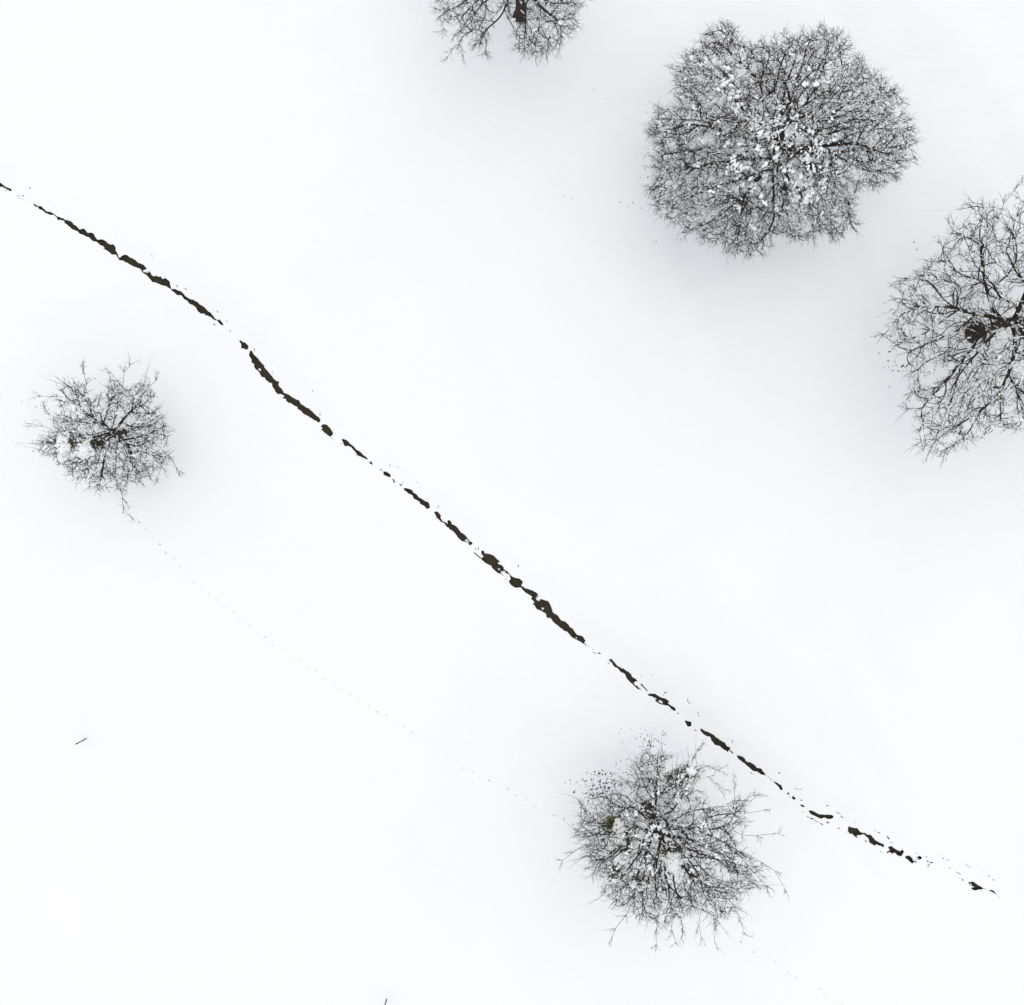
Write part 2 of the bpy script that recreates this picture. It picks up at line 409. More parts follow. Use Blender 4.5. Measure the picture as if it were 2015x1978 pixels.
for args in [
    (1, 340, 434, 358, 424, 18), (1, 264, 420, 290, 440, 10), (1, 284, 462, 302, 473, 8), (1, 440, 302, 468, 318, 14), (1, 76, 355, 115, 343, 8), (1, 415, 488, 445, 494, 4), (1, 330, 485, 370, 495, 4),
    (2, 945, 682, 968, 712, 12), (2, 1065, 728, 1097, 745, 12), (2, 1545, 1060, 1560, 1080, 14), (2, 1670, 1195, 1695, 1225, 8), (2, 1490, 1248, 1518, 1265, 16), (2, 1728, 1348, 1742, 1358, 14), (2, 578, 230, 600, 270, 5),
    (3, 370, 260, 382, 308, 14), (3, 635, 600, 655, 655, 6), (3, 1228, 885, 1232, 905, 10), (3, 1338, 1215, 1342, 1250, 14), (3, 1490, 1578, 1530, 1595, 6),
    (4, 290, 420, 312, 428, 8), (4, 390, 470, 410, 490, 6), (4, 75, 240, 110, 262, 7), (4, 655, 625, 692, 645, 14), (4, 945, 848, 978, 860, 20), (4, 980, 815, 992, 830, 10), (4, 798, 550, 800, 580, 9),
    (4, 900, 605, 930, 580, 5), (4, 1203, 803, 1204, 818, 8), (4, 1240, 897, 1245, 905, 8), (4, 1338, 1060, 1342, 1068, 8), (4, 1508, 1155, 1510, 1190, 10),
    (5, 355, 385, 370, 398, 10), (5, 392, 375, 400, 400, 14), (5, 755, 745, 768, 750, 8), (5, 738, 770, 752, 775, 8), (5, 900, 595, 908, 618, 14), (5, 825, 630, 835, 634, 6),
    (5, 1675, 1215, 1685, 1222, 5), (5, 1795, 1620, 1803, 1628, 5), (5, 1845, 1700, 1905, 1728, 7), (5, 1850, 1665, 1865, 1675, 6),
    (6, 128, 185, 160, 198, 22), (6, 270, 340, 305, 326, 14), (6, 1175, 1035, 1192, 1040, 8), (6, 1288, 1073, 1308, 1076, 18), (6, 757, 540, 772, 545, 8), (6, 900, 512, 915, 520, 8),
    (6, 1102, 778, 1130, 768, 18), (6, 1083, 800, 1090, 810, 10), (6, 1440, 868, 1445, 900, 12), (6, 1448, 912, 1478, 935, 9), (6, 1585, 1060, 1600, 1075, 12), (6, 1598, 1095, 1608, 1110, 12), (6, 1535, 1315, 1575, 1332, 14),
    (7, 1025, 775, 1052, 793, 5), (7, 1060, 805, 1080, 822, 9), (7, 1290, 1020, 1300, 1025, 12), (7, 1420, 1058, 1448, 1062, 12), (7, 1500, 1248, 1540, 1276, 8), (7, 1548, 1280, 1580, 1285, 16),
    (7, 1590, 1293, 1640, 1330, 8), (7, 1660, 1335, 1695, 1355, 12), (7, 1740, 1320, 1765, 1333, 16), (7, 1870, 1393, 1895, 1398, 14), (7, 1740, 1122, 1755, 1132, 14), (7, 1168, 732, 1182, 745, 14),
    (7, 828, 732, 850, 742, 14), (7, 605, 350, 618, 362, 12), (7, 603, 378, 612, 382, 8), (7, 1355, 922, 1400, 932, 6), (7, 1412, 930, 1440, 932, 8), (7, 1445, 1198, 1460, 1206, 8),
    (8, 125, 92, 162, 104, 8), (8, 168, 124, 190, 150, 8), (8, 485, 268, 516, 279, 4), (8, 528, 288, 550, 292, 10), (8, 618, 325, 640, 352, 14), (8, 650, 380, 665, 388, 8), (8, 550, 473, 568, 476, 6),
    (8, 228, 289, 232, 290, 6), (8, 293, 183, 313, 195, 3), (8, 885, 485, 925, 497, 3), (8, 990, 517, 1005, 522, 8), (8, 1110, 512, 1130, 515, 4), (8, 1150, 537, 1170, 542, 7), (8, 1183, 548, 1220, 562, 5),
    (8, 1375, 597, 1430, 633, 4), (8, 1210, 630, 1235, 634, 5), (8, 1285, 668, 1335, 695, 7), (8, 1597, 706, 1610, 712, 8), (8, 1640, 742, 1655, 750, 8), (8, 1343, 742, 1352, 750, 14), (8, 403, 368, 425, 372, 14),
    (8, 1000, 560, 1020, 570, 10), (8, 1032, 578, 1062, 580, 12), (8, 1012, 598, 1035, 599, 7), (8, 1010, 614, 1020, 620, 11), (8, 1547, 830, 1585, 838, 4), (8, 1520, 845, 1535, 858, 4), (8, 1685, 898, 1715, 925, 3)]:
    slit(*args)
N_SLIT = len(HOLES)

# ragged, rounded outlines in world space
def refine(poly, r, big):
    P = np.array([W(*p)[:2] for p in poly])
    if big:
        out_ = []
        n = len(P)
        for i in range(n):
            a, b, c, d = P[i - 1], P[i], P[(i + 1) % n], P[(i + 2) % n]
            L = np.linalg.norm(c - b)
            k = max(1, int(L / 0.07))
            for j in range(k):
                t = j / k
                q = 0.5 * ((2 * b) + (-a + c) * t + (2 * a - 5 * b + 4 * c - d) * t * t + (-a + 3 * b - 3 * c + d) * t ** 3)
                q = 0.5 * q + 0.5 * (b + (c - b) * t)
                out_.append(q + np.array([r.gauss(0, 0.009), r.gauss(0, 0.009)]))
        P = np.array(out_)
    return P
rr = random.Random(5)
HW = [refine(p, rr, i < N_BIG) for i, p in enumerate(HOLES)]

# pits where snow and drips fell from the crowns
PITS = []
def pits(zk, cx, cy, sx, sy, n, rmin, rmax, seed):
    r = random.Random(seed)
    for _ in range(n):
        (p,) = zp(zk, [(r.gauss(cx, sx), r.gauss(cy, sy))])
        PITS.append((*p, r.uniform(rmin, rmax) ** 1.0, r.uniform(0, 3.14)))
pits('E', 350, 560, 90, 50, 60, 0.7, 1.9, 1)
pits('E', 360, 655, 55, 40, 16, 1.2, 2.7, 2)
pits('E', 340, 610, 120, 90, 90, 0.5, 1.1, 12)
pits('E', 770, 250, 60, 30, 40, 0.7, 1.5, 3)
pits('E', 480, 480, 120, 60, 40, 0.6, 1.2, 4)
pits('E', 690, 180, 110, 50, 30, 0.5, 0.9, 8)
pits('A', 240, 1240, 120, 80, 12, 0.7, 1.5, 5)
pits('A', 100, 960, 30, 60, 6, 0.8, 1.6, 6)
pits('B', 560, 600, 90, 60, 26, 0.8, 1.8, 7)
pits('B', 250, 1240, 60, 80, 14, 0.8, 2.2, 9)
pits('B', 760, 900, 60, 40, 26, 0.8, 2.0, 10)
pits('B', 470, 1120, 60, 50, 10, 0.8, 1.8, 11)

PRINTS = []   # (px, py, depth)
def prints(zk, pts, dark=()):
    for i, p in enumerate(zp(zk, pts)):
        PRINTS.append((*p, 1.0 if i in dark else 0.0))
prints('f1', [(85, 45), (148, 150), (225, 230), (252, 332), (325, 405), (393, 510), (485, 585), (555, 680), (652, 748), (708, 838), (795, 922), (870, 1020), (965, 1072), (1042, 1156), (1140, 1215), (1228, 1302), (1327, 1362), (1398, 1448), (1503, 1502), (1583, 1588), (1685, 1637), (1770, 1728), (1875, 1777)], (3, 6, 7))
prints('f2', [(68, 270), (185, 313), (287, 408), (408, 457), (510, 556), (630, 606), (722, 695), (845, 752), (950, 848), (1068, 893), (1178, 977), (1298, 1020), (1393, 1112), (1527, 1157), (1618, 1243), (1745, 1297), (1842, 1383)], (10,))
prints('f3', [(160, 138), (235, 228), (358, 292), (427, 388), (562, 427), (632, 500), (768, 540), (878, 608), (997, 642), (1103, 724), (1225, 773), (1327, 858), (1457, 890), (1562, 968), (1692, 1010), (1803, 1084)], (6, 13, 14, 15))
prints('f4', [(622, 75), (768, 163), (890, 262), (1095, 353), (1130, 400), (1212, 467), (1298, 500), (1517, 610), (1562, 652), (1585, 695), (1730, 760)], (1,))
prints('f5', [(10, 607), (812, 785), (1122, 965), (1355, 965), (1825, 1060)], (3, 4))
prints('f6', [(370, 408), (495, 518), (60, 1560), (140, 1582), (190, 1605), (360, 1605), (525, 1628), (658, 1622), (742, 1666), (790, 1624), (883, 1690), (830, 1145), (905, 1150), (922, 1260), (955, 1430)], (7, 9, 13, 14))

# ------------------------------------------------------------------ snow, soil and brook
def inside(poly, X, Y):
    c = np.zeros(X.shape, bool)
    n = len(poly)
    x0, y0, x1, y1 = poly[:, 0].min(), poly[:, 1].min(), poly[:, 0].max(), poly[:, 1].max()
    box = (X >= x0) & (X <= x1) & (Y >= y0) & (Y <= y1)
    if not box.any():
        return c
    x, y = X[box], Y[box]
    r = np.zeros(x.shape, bool)
    for i in range(n):
        ax, ay = poly[i - 1]
        bx, by = poly[i]
        if ay == by:
            continue
        m = ((ay > y) != (by > y)) & (x < (bx - ax) * (y - ay) / (by - ay) + ax)
        r ^= m
    c[box] = r
    return c

def build_snow():
    rng = np.random.default_rng(3)
    polys = list(HW)
    depth = [0.0] * len(polys)
    ring_pts, ring_z = [], []
    for (px, py, r, a) in PITS:        # pits that reach the dark ground below
        x, y, z = W(px, py)
        n = 7
        k = np.arange(n) * 2 * np.pi / n
        rad = r * PX * rng.uniform(0.75, 1.15, n)
        ex = np.cos(k) * rad * 1.25
        ey = np.sin(k) * rad * 0.9
        polys.append(np.stack([x + ex * math.cos(a) - ey * math.sin(a), y + ex * math.sin(a) + ey * math.cos(a)], 1))
        depth.append(0)
    pitc = np.array([W(p[0], p[1])[:2] for p in PITS])
    verts = []
    edges = []
    kinds = []      # extra sink of each vertex
    for P in polys:
        b = len(verts)
        verts += [tuple(p) for p in P]
        kinds += [-0.02] * len(P)
        edges += [(b + i, b + (i + 1) % len(P)) for i in range(len(P))]
    pts, sink = [], []
    # a row of points round every opening keeps the lip narrow and rounded
    for P in HW:
        c = np.roll(P, -1, 0) - np.roll(P, 1, 0)
        area = 0.5 * np.sum(P[:, 0] * np.roll(P[:, 1], -1) - np.roll(P[:, 0], -1) * P[:, 1])
        nrm = np.stack([c[:, 1], -c[:, 0]], 1) * (1 if area > 0 else -1)
        nrm /= np.maximum(np.linalg.norm(nrm, axis=1, keepdims=True), 1e-9)
        for dd, sk in ((0.035, -0.006), (0.11, 0.006)):
            q = (P + nrm * dd)[::1]
            pts += q.tolist()
            sink += [sk] * len(q)
    for (px, py, dark) in PRINTS:
        x, y, z = W(px, py)
        a = math.radians(-36) + rng.normal(0, 0.25)
        L, Wd = (0.062 + rng.uniform(-.012, .012)), 0.028 + rng.uniform(-.005, .006)
        for s, dz in ((2.6, 0.0), (1.35, 0.004), (1.0, -0.004), (0.8, -0.17 if dark else -0.03 - 0.04 * rng.random())):
            n = 9 if s > 0.6 else 5
            for k in range(n):
                t = 2 * math.pi * k / n
                ex, ey = math.cos(t) * L * s, math.sin(t) * Wd * s
                pts.append((x + ex * math.cos(a) - ey * math.sin(a), y + ex * math.sin(a) + ey * math.cos(a)))
                sink.append(dz)
        pts.append((x, y)); sink.append(-0.21 if dark else -0.055)
    # the field itself
    g = np.arange(-29, 29.01, 0.42)
    X, Y = np.meshgrid(g, g)
    X = X.ravel() + rng.uniform(-.1, .1, X.size); Y = Y.ravel() + rng.uniform(-.1, .1, Y.size)
    d, s = creek_dist(X, Y)
    keep = d > 1.2
    pts += np.stack([X[keep], Y[keep]], 1).tolist(); sink += [0.0] * int(keep.sum())
    g = np.arange(-29, 29.01, 0.15)
    X, Y = np.meshgrid(g, g)
    X = X.ravel() + rng.uniform(-.04, .04, X.size); Y = Y.ravel() + rng.uniform(-.04, .04, Y.size)
    d, s = creek_dist(X, Y)
    near = np.ones(X.shape, bool)
    for P in HW[:N_BIG]:
        x0, y0, x1, y1 = P[:, 0].min() - .2, P[:, 1].min() - .2, P[:, 0].max() + .2, P[:, 1].max() + .2
        m = (X > x0) & (X < x1) & (Y > y0) & (Y < y1) & (d < 0.8)
        idx = np.where(m)[0]
        if len(idx):
            dist = np.sqrt(((np.stack([X[idx], Y[idx]], 1)[:, None] - P[None]) ** 2).sum(-1)).min(1)
            near[idx[dist < 0.17]] = False
    keep = (d <= 1.25) & near
    pts += np.stack([X[keep], Y[keep]], 1).tolist(); sink += [0.0] * int(keep.sum())
    r = 30.0
    while r < 900:
        n = 60
        for k in range(n):
            t = 2 * math.pi * (k + 0.5 * (int(r) % 2)) / n
            pts.append((r * 1.42 * math.cos(t), r * 1.42 * math.sin(t))); sink.append(0.0)
        r *= 1.16
    pts = np.array(pts); sink = np.array(sink)
    bad = np.zeros(len(pts), bool)
    for P in polys:
        bad |= inside(P, pts[:, 0], pts[:, 1])
    pts, sink = pts[~bad], sink[~bad]
    nb = len(verts)
    allv = [Vector(v) for v in verts] + [Vector(p) for p in pts]
    V2, E2, F2, ov, oe, of = delaunay_2d_cdt(allv, edges, [], 0, 1e-5)
    V2 = np.array([(v.x, v.y) for v in V2])
    sk = np.array([max([(kinds[i] if i < nb else sink[i - nb]) for i in o], key=abs) if o else -0.02 for o in ov])
    F2 = np.array(F2)
    C = V2[F2].mean(1)
    hole = np.zeros(len(F2), bool)
    for P in polys:
        hole |= inside(P, C[:, 0], C[:, 1])
    F2 = F2[~hole]
    Z = ground_z(V2[:, 0], V2[:, 1]) + sk
    # crumbly drift texture beside the brook
    d, s = creek_dist(V2[:, 0], V2[:, 1])
    Z += np.exp(-(d / 0.9) ** 2) * 0.012 * np.sin(9 * V2[:, 0] + 4 * np.sin(7 * V2[:, 1])) * np.sin(8 * V2[:, 1] + 1.3)
    V = np.column_stack([V2, Z])
    # orientation up
    a = V[F2[:, 1]] - V[F2[:, 0]]; b = V[F2[:, 2]] - V[F2[:, 0]]
    flip = (a[:, 0] * b[:, 1] - a[:, 1] * b[:, 0]) < 0
    F2[flip] = F2[flip][:, ::-1]
    # undercut lip: drop a wall from every open edge
    ed = {}
    for f in F2:
        for i in range(3):
            ed[(f[i], f[(i + 1) % 3])] = 1
    open_e = [(a_, b_) for (a_, b_) in ed if (b_, a_) not in ed and np.hypot(*V2[a_]) < 60]
    outn = {}
    for a_, b_ in open_e:
        e = V2[b_] - V2[a_]
        n_ = np.array([-e[1], e[0]]) / max(np.linalg.norm(e), 1e-9)   # face lies on the left: outwards from the hole
        for q in (a_, b_):
            outn[q] = outn.get(q, np.zeros(2)) + n_
    base = len(V)
    ids = {q: i for i, q in enumerate(outn)}
    rows = []
    keys = np.array(list(outn))
    slv = np.concatenate(HW[N_BIG:])
    dpit = np.min(np.hypot(V2[keys, 0][:, None] - slv[None, :, 0], V2[keys, 1][:, None] - slv[None, :, 1]), axis=1) < 0.004
    dpit |= np.min(np.hypot(V2[keys, 0][:, None] - pitc[None, :, 0], V2[keys, 1][:, None] - pitc[None, :, 1]), axis=1) < 0.13
    for (dn_, dz_, pn, pz) in ((0.0, -0.001, 0.0, -0.001), (0.012, -0.035, 0.003, -0.02), (0.07, -0.075, 0.012, -0.035), (0.16, -0.10, 0.025, -0.05)):
        L = []
        for (q, nn), ip in zip(outn.items(), dpit):
            dn, dz = (pn, pz) if ip else (dn_, dz_)
            nn = nn / max(np.linalg.norm(nn), 1e-9)
            L.append((V[q, 0] + nn[0] * dn, V[q, 1] + nn[1] * dn, V[q, 2] + dz))
        rows.append(np.array(L))
    m = len(outn)
    V = np.concatenate([V] + rows)
    Q = []
    for a_, b_ in open_e:
        ia, ib = ids[a_], ids[b_]
        prev = (base + ia, base + ib)
        for k in range(1, 4):
            cur = (base + k * m + ia, base + k * m + ib)
            Q.append((prev[1], prev[0], cur[0], cur[1]))
            prev = cur
    o = mesh_obj("snow_ground", V, Q, F2, SNOW)
    tag(o, "smooth white snow field cut by a broken dark line of open water", kind="structure")
    return o
build_snow()

def build_soil():
    g = np.concatenate([np.arange(-900, -40, 60.0), np.arange(-40, 40, 0.6), np.arange(40, 901, 60.0)])
    X, Y = np.meshgrid(g, g)
    Z = ground_z(X, Y) - 0.42
    n = len(g)
    i, j = np.meshgrid(np.arange(n - 1), np.arange(n - 1), indexing='ij')
    a = (i * n + j).ravel()
    Q = np.stack([a, a + 1, a + n + 1, a + n], 1)
    o = mesh_obj("ground", np.stack([X, Y, Z], -1).reshape(-1, 3), Q, None, SOIL)
    tag(o, "dark wet soil showing through pits and cracks in the snow", kind="structure")
build_soil()

def build_water():
    rows = []
    pts = []
    for a, b in zip(CREEK[:-1], CREEK[1:]):
        k = max(1, int(np.linalg.norm(b - a) / 0.5))
        for j in range(k):
            pts.append(a + (b - a) * j / k)
    pts = np.array(pts)
    t = np.gradient(pts, axis=0)
    t /= np.linalg.norm(t, axis=1, keepdims=True)
    nrm = np.stack([-t[:, 1], t[:, 0]], 1)
    z = ground_z(pts[:, 0], pts[:, 1])
    zs = np.convolve(np.pad(z, 4, mode='edge'), np.ones(9) / 9, 'valid')
    zs = np.minimum(zs, z) - 0.17
    offs = np.linspace(-0.95, 0.95, 7)
    V = np.concatenate([np.column_stack([pts + nrm * o_, zs]) for o_ in offs])
    m = len(pts)
    Q = [(k * m + i, k * m + i + 1, (k + 1) * m + i + 1, (k + 1) * m + i) for k in range(6) for i in range(m - 1)]
    Q = [q[::-1] for q in Q]
    Q = np.array(Q)
    # face up
    p = V[Q[0]]
    if np.cross(p[1] - p[0], p[2] - p[1])[2] < 0:
        Q = Q[:, ::-1]
    o = mesh_obj("water", V, Q, None, WATER)
    tag(o, "dark brown brook water in the gaps of the snow", kind="structure")
build_water()

# ------------------------------------------------------------------ lumps: stones with a cap of snow in the brook
def lump(name, c, r, seed, material, parent=None, flat=0.6, stretch=1.0, rough=0.25, origin=(0, 0, 0), ang=0.0):
    V, T = lump_mesh(c, r, seed, flat, stretch, rough, ang)
    return mesh_obj(name, V, None, T, material, parent, origin)

def lump_mesh(c, r, seed, flat=0.6, stretch=1.0, rough=0.25, ang=0.0, sub=3):
    bm = bmesh.new()
    bmesh.ops.create_icosphere(bm, subdivisions=sub, radius=1.0)
    rg = random.Random(seed)
    ph = [rg.uniform(0, 6) for _ in range(6)]
    for v in bm.verts:
        x, y, z = v.co
        k = 1 + rough * (math.sin(3.1 * x + ph[0]) * math.sin(2.7 * y + ph[1]) + 0.6 * math.sin(5.3 * x + 4.1 * y + ph[2]) + 0.5 * math.sin(7 * z + 5 * x + ph[3]) + 0.4 * math.sin(9.5 * y + 6 * x + ph[4]))
        x, y, z = x * k * stretch * r, y * k * r, z * k * r * flat
        v.co = (c[0] + x * math.cos(ang) - y * math.sin(ang), c[1] + x * math.sin(ang) + y * math.cos(ang), c[2] + z)
    V = np.array([v.co for v in bm.verts]); T = np.array([[v.index for v in f.verts] for f in bm.faces])
    bm.free()
    return V, T

STONES = [  # zoom key, x, y, radius in photograph px, stretch, words
    (3, 447, 573, 2.4, 1.4, "small snow-capped stone alone in the upper stretch of open brook"),
    (5, 250, 288, 2.8, 1.7, "snow-capped stone at the pinched lower end of the middle brook stretch"),
    (5, 268, 316, 1.6, 1.3, "tiny snow-capped stone just below the oblong capped stone"),
    (5, 664, 573, 2.8, 1.2, "round snow-capped stone against the far bank of the widest brook stretch"),
    (5, 1155, 1030, 3.2, 1.4, "snow-capped stone at the neck between two wide pools of the brook"),
    (5, 1217, 1152, 2.0, 1.3, "small snow-capped stone in the middle of the brown pool"),
    (5, 658, 650, 1.7, 1.3, "small white-topped stone in midstream below the round capped stone"),
    (5, 1645, 1527, 1.2, 1.2, "tiny pale stone near the tail of the longest open stretch"),
    (6, 1050, 912, 2.6, 1.8, "flat snow-capped stone in the brook above the dark square gap"),
    (6, 962, 866, 2.4, 1.7, "tilted snow-capped stone beside the near bank, upstream of the flat one"),
]
for i, (zk, x, y, r, st, lab) in enumerate(STONES):
    (p,) = zp(zk, [(x, y)])
    wx, wy, wz = W(*p)
    base = empty("stone", (wx, wy, wz - 0.17))
    tag(base, lab, "stone", "snow-capped stones in the brook")
    R = r * PX
    lump("rock", (0, 0, 0.0), R * 1.02, 40 + i, STONE, base, 1.0, st, 0.15, ang=-0.6)
    lump("snow_cap", (0, 0, R * 0.55), R * 0.98, 90 + i, LUMP, base, 0.9, st, 0.12, ang=-0.6)

# ------------------------------------------------------------------ wooden posts
def post(px, py, h, label, seed):
    x, y, z = W(px, py)
    o = empty("wooden_post", (x, y, z))
    rg = np.random.default_rng(seed)
    P = np.array([(rg.normal(0, .006), rg.normal(0, .006), t) for t in np.linspace(-0.25, h, 8)])
    V, Q, T = tube(P, np.array([0.030, 0.030, 0.029, 0.028, 0.028, 0.027, 0.028, 0.031]), 8)
    mesh_obj("shaft", V, Q, T, WOOD, o, smooth=False)
    V, Q, T = tube(np.array([(P[-1][0], P[-1][1], h), (P[-1][0], P[-1][1], h + 0.02), (P[-1][0], P[-1][1], h + 0.03)]), np.array([0.036, 0.036, 0.02]), 8)
    mesh_obj("post_top", V, Q, T, BARKD, o, smooth=False)
    tag(o, label, "post", "thin wooden posts in the snow")
post(169.0, 1453.8, 1.08, "thin dark wooden post alone in open snow, far from any tree", 1)
post(760.3, 1967.0, 1.12, "thin dark wooden post at the bottom edge of the photo", 2)

# ------------------------------------------------------------------ trees
def poly_dist(poly, X, Y):
    best = np.full(X.shape, 1e9)
    n = len(poly)
    for i in range(n):
        a, b = poly[i - 1], poly[i]
        ab = b - a
        t = np.clip(((X - a[0]) * ab[0] + (Y - a[1]) * ab[1]) / max(ab @ ab, 1e-9), 0, 1)
        best = np.minimum(best, np.hypot(X - a[0] - t * ab[0], Y - a[1] - t * ab[1]))
    return best

def crown_points(rng, outline, n, zr, zmax, zlow, gaps, dens=None):
    """points through the crown's dome; outline and gaps are (px, py) directions seen from above"""
    P = np.array(outline, float)
    x0, y0 = P.min(0); x1, y1 = P.max(0)
    res = []
    dm = None
    tot = 0
    while tot < n:
        X = rng.uniform(x0, x1, 6000); Y = rng.uniform(y0, y1, 6000)
        m = inside(P, X, Y)
        X, Y = X[m], Y[m]
        d = poly_dist(P, X, Y)
        if dm is None:
            dm = np.percentile(d, 97)
        e = np.clip(d / dm, 0, 1)
        k = np.ones(len(X), bool)
        for (gx, gy, gr, gp) in gaps:
            q = np.hypot(X - gx, Y - gy) < gr * rng.uniform(0.8, 1.15, len(X))
            k &= ~(q & (rng.random(len(X)) < gp))
        top = zr + (zmax - zr) * np.sqrt(1 - (1 - e) ** 2)
        low = zr - (zr - zlow) * np.sqrt(e)
        u = rng.random(len(X))
        u = np.where(rng.random(len(X)) < 0.55, 1 - (1 - u) * 0.35, u)   # most buds sit near the outside
        Z = low + (top - low) * u
        # clumps and gaps
        c = np.sin(X * 0.075 + 1.3 * np.sin(Y * 0.05)) + np.sin(Y * 0.083 + 1.1 * np.sin(X * 0.041 + 1)) + np.sin(Z * 2.2 + X * 0.03)
        k &= rng.random(len(X)) < np.clip(0.72 + 0.42 * c, 0.05, 1)
        X, Y, Z = X[k], Y[k], Z[k]
        f = (H - Z) / H
        res.append(np.column_stack([(X - CX) * PX * f, (CY - Y) * PX * f, Z]))
        tot += len(X)
    return np.concatenate(res)[:n]

def grow(rng, root, fork, pts, step=0.2, kill=0.36, reach=3.0, jitter=0.22, iters=140, inertia=0.35):
    """space colonisation: nodes and parents"""
    nodes = [np.array(root, float)]
    par = [-1]
    k = max(2, int(np.linalg.norm(np.array(fork) - root) / step))
    for i in range(1, k + 1):
        t = i / k
        p = root + (np.array(fork) - root) * t + np.array([math.sin(t * 5) * 0.04, math.cos(t * 4) * 0.04, 0])
        nodes.append(p); par.append(len(nodes) - 2)
    nfree = int(k * 0.72)
    A = pts.copy()
    N = np.array(nodes)
    near = np.full(len(A), -1)
    nd = np.full(len(A), 1e9)
    D = np.sqrt(((A[:, None] - N[None, nfree:]) ** 2).sum(-1))
    near = D.argmin(1) + nfree
    nd = D.min(1)
    N = list(N)
    first = True
    stuck = {}
    for it in range(iters):
        lim = reach if not first else 1e9
        act = nd < (1e9 if it < 25 else reach)
        if not act.any() or len(A) == 0:
            break
        idx = near[act]
        Na = np.array(N)
        v = A[act] - Na[idx]
        v /= np.maximum(np.linalg.norm(v, axis=1, keepdims=True), 1e-9)
        uniq, inv = np.unique(idx, return_inverse=True)
        S_ = np.zeros((len(uniq), 3))
        np.add.at(S_, inv, v)
        S_ /= np.maximum(np.linalg.norm(S_, axis=1, keepdims=True), 1e-9)
        pr = np.array([par[u] for u in uniq])
        inh = np.where((pr >= 0)[:, None], Na[uniq] - Na[np.maximum(pr, 0)], 0)
        inh /= np.maximum(np.linalg.norm(inh, axis=1, keepdims=True), 1e-9)
        d = S_ + inh * inertia + rng.normal(0, jitter, S_.shape)
        d /= np.maximum(np.linalg.norm(d, axis=1, keepdims=True), 1e-9)
        new, npar = [], []
        for u, p in zip(uniq, Na[uniq] + d * step):
            stuck[u] = stuck.get(u, 0) + 1
            if stuck[u] > 5:
                continue
            new.append(p); npar.append(u)
        if not new:
            break
        b = len(N)
        N += new; par += npar
        new = np.array(new)
        for s0 in range(0, len(A), 2000):
            D = np.sqrt(((A[s0:s0 + 2000, None] - new[None]) ** 2).sum(-1))
            j = D.argmin(1); dm = D.min(1)
            m = dm < nd[s0:s0 + 2000]
            near[s0:s0 + 2000] = np.where(m, b + j, near[s0:s0 + 2000])
            nd[s0:s0 + 2000] = np.where(m, dm, nd[s0:s0 + 2000])
        keep = nd > kill
        # buds whose node is worn out are dropped
        worn = np.array([stuck.get(u, 0) > 5 for u in near])
        keep &= ~worn | (nd > 10)
        A, near, nd = A[keep], near[keep], nd[keep]
    return np.array(N), np.array(par)

def snowfield(P, seed):
    """0..1: where the crown kept its snow"""
    x, y, z = P[:, 0], P[:, 1], P[:, 2]
    s = seed
    return 0.5 + 0.25 * (np.sin(1.1 * x + 1.7 * np.sin(0.8 * y + s) + s) + np.sin(1.3 * y + 1.5 * np.sin(0.9 * x + 2 * s) + z))

def spray(rng, base, dirs, L, r0, steps=4, wob=0.35, spur_p=0.7, spur_len=0.16, droop=0.0, spur_n=2):
    """long shoots with side spurs, all at once. Returns segment arrays"""
    segs = []
    p = base.copy()
    d = dirs / np.maximum(np.linalg.norm(dirs, axis=1, keepdims=True), 1e-9)
    m = len(p)
    h = (L / steps)[:, None]
    for k in range(steps):
        d = d + rng.normal(0, wob, d.shape) * np.array([1, 1, 0.7]) + np.array([0, 0, -droop])
        d /= np.maximum(np.linalg.norm(d, axis=1, keepdims=True), 1e-9)
        q = p + d * h
        ra, rb = r0 * (1 - 0.17 * k), r0 * (1 - 0.17 * (k + 1))
        segs.append((p, q, ra, rb))
        for _ in range(spur_n):
            sel = rng.random(m) < spur_p
            if sel.any():
                t = rng.random((sel.sum(), 1))
                b = p[sel] + (q[sel] - p[sel]) * t
                sd = d[sel] * 0.9 + rng.normal(0, 0.75, (sel.sum(), 3)) * np.array([1, 1, 0.6])
                sd /= np.linalg.norm(sd, axis=1, keepdims=True)
                sl = (spur_len * rng.uniform(0.5, 1.5, sel.sum()))[:, None]
                mid = b + sd * sl
                rs = ra[sel] * 0.8
                segs.append((b, mid, rs, rs * 0.8))
                s2 = rng.random(sel.sum()) < 0.55
                if s2.any():
                    sd2 = sd[s2] + rng.normal(0, 0.5, (s2.sum(), 3))
                    sd2 /= np.linalg.norm(sd2, axis=1, keepdims=True)
                    segs.append((mid[s2], mid[s2] + sd2 * sl[s2] * 0.8, rs[s2] * 0.8, rs[s2] * 0.55))
        p = q
    return [np.concatenate([s[i] for s in segs]) for i in range(4)]

def clear_of(P, keepout):
    """False where wood would stand above an evergreen tuft"""
    ok = np.ones(len(P), bool)
    f = H / (H - P[:, 2])
    X, Y = P[:, 0] * f / PX + CX, CY - P[:, 1] * f / PX
    for (kx, ky, kr, kz) in keepout:
        ok &= ~((np.hypot(X - kx, Y - ky) < kr) & (P[:, 2] > kz))
    return ok

